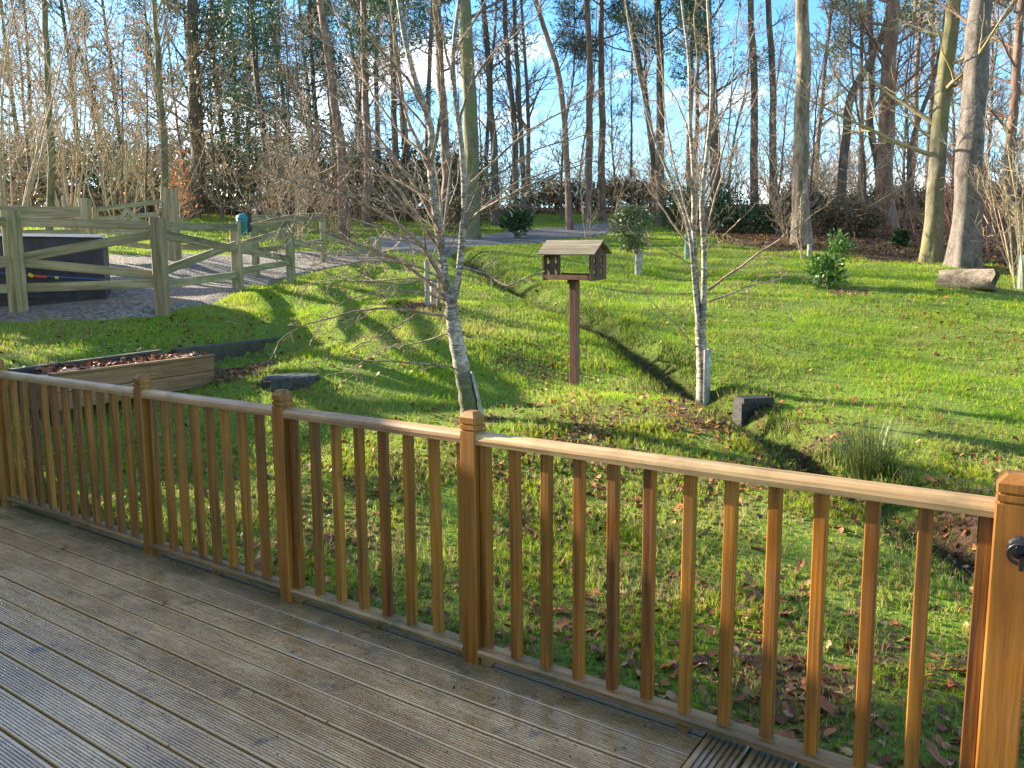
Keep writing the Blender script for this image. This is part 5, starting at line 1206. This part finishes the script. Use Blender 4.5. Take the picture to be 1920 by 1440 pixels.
for px, py, s, lb in [(1302, 1058 + 0, .035, None), (122, 1028, .05, 'pale curled leaf on the decking near the left end of the railing'), (18, 1021, .03, 'small pale leaf at the far left edge of the decking'), (308, 1133, .035, 'orange-brown leaf on the decking, in the middle of the left half'), (1073, 1312, .03, 'dark red leaf on the decking below the fourth panel'),
                      (668, 1192, .022, 'small dark leaf scrap on the decking just below the third panel'), (927, 1320, .022, 'small reddish leaf scrap on the wet patch of decking'), (1000, 1305, .025, 'small leaf scrap near the middle of the wet decking')]:
    if lb is None: continue
    d = ray(px, py); t = -CAMH / d.z; o = link('fallen_leaf', LP[rd.randrange(6)], None); o.scale = (s, s, s); o.location = (d.x * t, d.y * t, .006); o.rotation_euler = (rd.gauss(0, .2), rd.gauss(0, .2), rd.uniform(0, 6.28)); tag(o, lb, 'leaf')
# crumbs on the deck
n = 420; s_a = r_.uniform(-5.5, -.9, n); n_a = 2.35 - np.abs(r_.normal(0, .55, n)); x = DD.x * s_a + NN.x * n_a; y = DD.y * s_a + NN.y * n_a; k_ = (y > 1.2); x, y = x[k_], y[k_]
v, f, c = leafmesh(x, y, r_.uniform(.003, .012, len(x)), r_, .001, np.full(len(x), .002)); c *= .45
o = link('deck_crumbs', mesh_np('deck_crumbs', v, f, False, c), M['litter']); tag(o, 'tiny dark leaf crumbs strewn over the wet decking', 'debris', kind='stuff')
# leaves in the trough
n = 420; c_, s_c = math.cos(PLC[1]), math.sin(PLC[1]); lx = r_.uniform(.05, PLC[2] - .05, n); ly = r_.uniform(.04, .54, n); x = PLC[0].x + lx * c_ - ly * s_c; y = PLC[0].y + lx * s_c + ly * c_
v, f, c = leafmesh(x, y, r_.uniform(.03, .07, n), r_, .05, np.full(n, PLC[3] - .01)); o = link('leaf_fill', mesh_np('leaf_fill', v, f, False, c), M['litter']); tag(o, 'dead leaves heaped in the wooden trough', 'leaf litter', kind='stuff')
def tuft(name, label, base, n, h, w_, spread, cols, cat, group=None, lean=.9, mat=None):
    az_ = r_.uniform(0, 6.283, n); rr = np.sqrt(r_.random(n)) * spread * .35; x = rr * np.cos(az_); y = rr * np.sin(az_); az2 = az_ + r_.normal(0, .7, n); ln = r_.uniform(.05, lean, n) ** 1.2; hh = h * r_.uniform(.55, 1.1, n); out = np.stack([np.cos(az2), np.sin(az2), np.zeros(n)], -1); b_ = np.stack([x, y, np.full(n, -.03)], -1)
    sd2 = np.stack([-np.sin(az2), np.cos(az2), np.zeros(n)], -1) * w_ * .5; P = []
    for k_, t in enumerate((0, .35, .7, 1.0)):
        ctr = b_ + out * (ln * hh * t ** 1.7)[:, None] + np.array([0, 0, 1.]) * (hh * (t - .35 * ln * t * t))[:, None]; q = (1, .9, .6, .0)[k_]
        P += [ctr - sd2 * q, ctr + sd2 * q] if k_ < 3 else [ctr]
    v = np.stack(P, 1); i = np.arange(n)[:, None] * 7; f = [i + [4, 5, 6], np.concatenate([i + [0, 1, 3, 2], i + [2, 3, 5, 4]])]
    root = empty(name, base); tag(root, label, cat, group); link('blades', mesh_np('blades', v.reshape(-1, 3), f), M[cols], root); return root
rt = hit(1628, 885); tuft('rush_tussock', 'tall spiky green rush tussock beyond the railing on the right', rt, 620, .50, .0045, .42, 'rush', 'rush clump', lean=1.25)
# ragged overhanging tussocks along the ditch
sg = r_.random(9000) * (len(DITCH) - 1.001); si = sg.astype(int); sf = (sg - si)[:, None]; pc_ = DITCH[si] * (1 - sf) + DITCH[si + 1] * sf
tg_ = DITCH[si + 1] - DITCH[si]; tg_ /= np.linalg.norm(tg_, axis=1, keepdims=True); nr_ = np.stack([-tg_[:, 1], tg_[:, 0]], -1); sdn = np.where(r_.random(9000) < .72, 1, -1)
pc_ = pc_ + nr_ * (sdn * r_.uniform(.13, .30, 9000))[:, None] + r_.normal(0, .03, (9000, 2)); kk = (vnoise(pc_[:, 0], pc_[:, 1], 2.2, 40) > .40) & allowed(pc_[:, 0], pc_[:, 1]); pc_ = pc_[kk]; nq = len(pc_)
tt_ = np.where((r_.random(nq) < .6)[:, None], np.array([.045, .10, .014]), np.array([.17, .24, .04])) * r_.uniform(.6, 1.3, (nq, 1)); tt_ = np.where((r_.random(nq) < .15)[:, None], np.array([.36, .28, .14]), tt_)
v, f, c, k_ = blades(pc_[:, 0], pc_[:, 1], r_.uniform(.06, .17, nq), np.full(nq, .008), tt_, r_, 1.1, 2, -.01)
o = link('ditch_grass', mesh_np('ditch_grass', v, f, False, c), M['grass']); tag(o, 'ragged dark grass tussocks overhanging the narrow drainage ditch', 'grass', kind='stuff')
# unseen building added left of the deck to keep the sun off it
M['render'] = simple('pale_render', (.42, .38, .32), .85, (.52, .48, .41), 5, .3)
M['slate'] = simple('roof_slate', (.06, .065, .075), .6, (.11, .115, .12), 6, .3)
M['glass'] = simple('window_glass', (.02, .025, .03), .08)
M['white'] = simple('white_window_frame', (.75, .75, .72), .4)
HX0, HX1, HY0, HY1, HZ = -12.5, -5.6, -7.0, 6.4, 3.0
hs_ = empty('shade_house', ((HX0 + HX1) / 2, (HY0 + HY1) / 2, -.3)); tag(hs_, 'pale rendered building with slate roof, added out of view to shade the deck', 'shade_house')
hw, hd = HX1 - HX0, HY1 - HY0; v, f = boxm(hw, hd, HZ + .3, (0, 0, (HZ + .3) / 2)); mk('wall', v, f, M['render'], hs_)
v = [(-hw / 2 - .3, -hd / 2 - .3, HZ + .3), (hw / 2 + .3, -hd / 2 - .3, HZ + .3), (hw / 2 + .3, hd / 2 + .3, HZ + .3), (-hw / 2 - .3, hd / 2 + .3, HZ + .3), (0, -hd / 2 - .3, HZ + 1.7), (0, hd / 2 + .3, HZ + 1.7)]
mk('roof', v, [(0, 1, 4), (2, 3, 5), (1, 2, 5, 4), (3, 0, 4, 5), (0, 3, 2, 1)], M['slate'], hs_)
for yy in (-3.2, .4, 3.6):
    v, f = boxm(.06, 1.3, 1.2, (hw / 2 + .02, yy, 1.95)); wf = mk('window', v, f, M['white'], hs_); v, f = boxm(.02, 1.14, 1.04, (hw / 2 + .055, yy, 1.95)); mk('pane', v, f, M['glass'], wf)
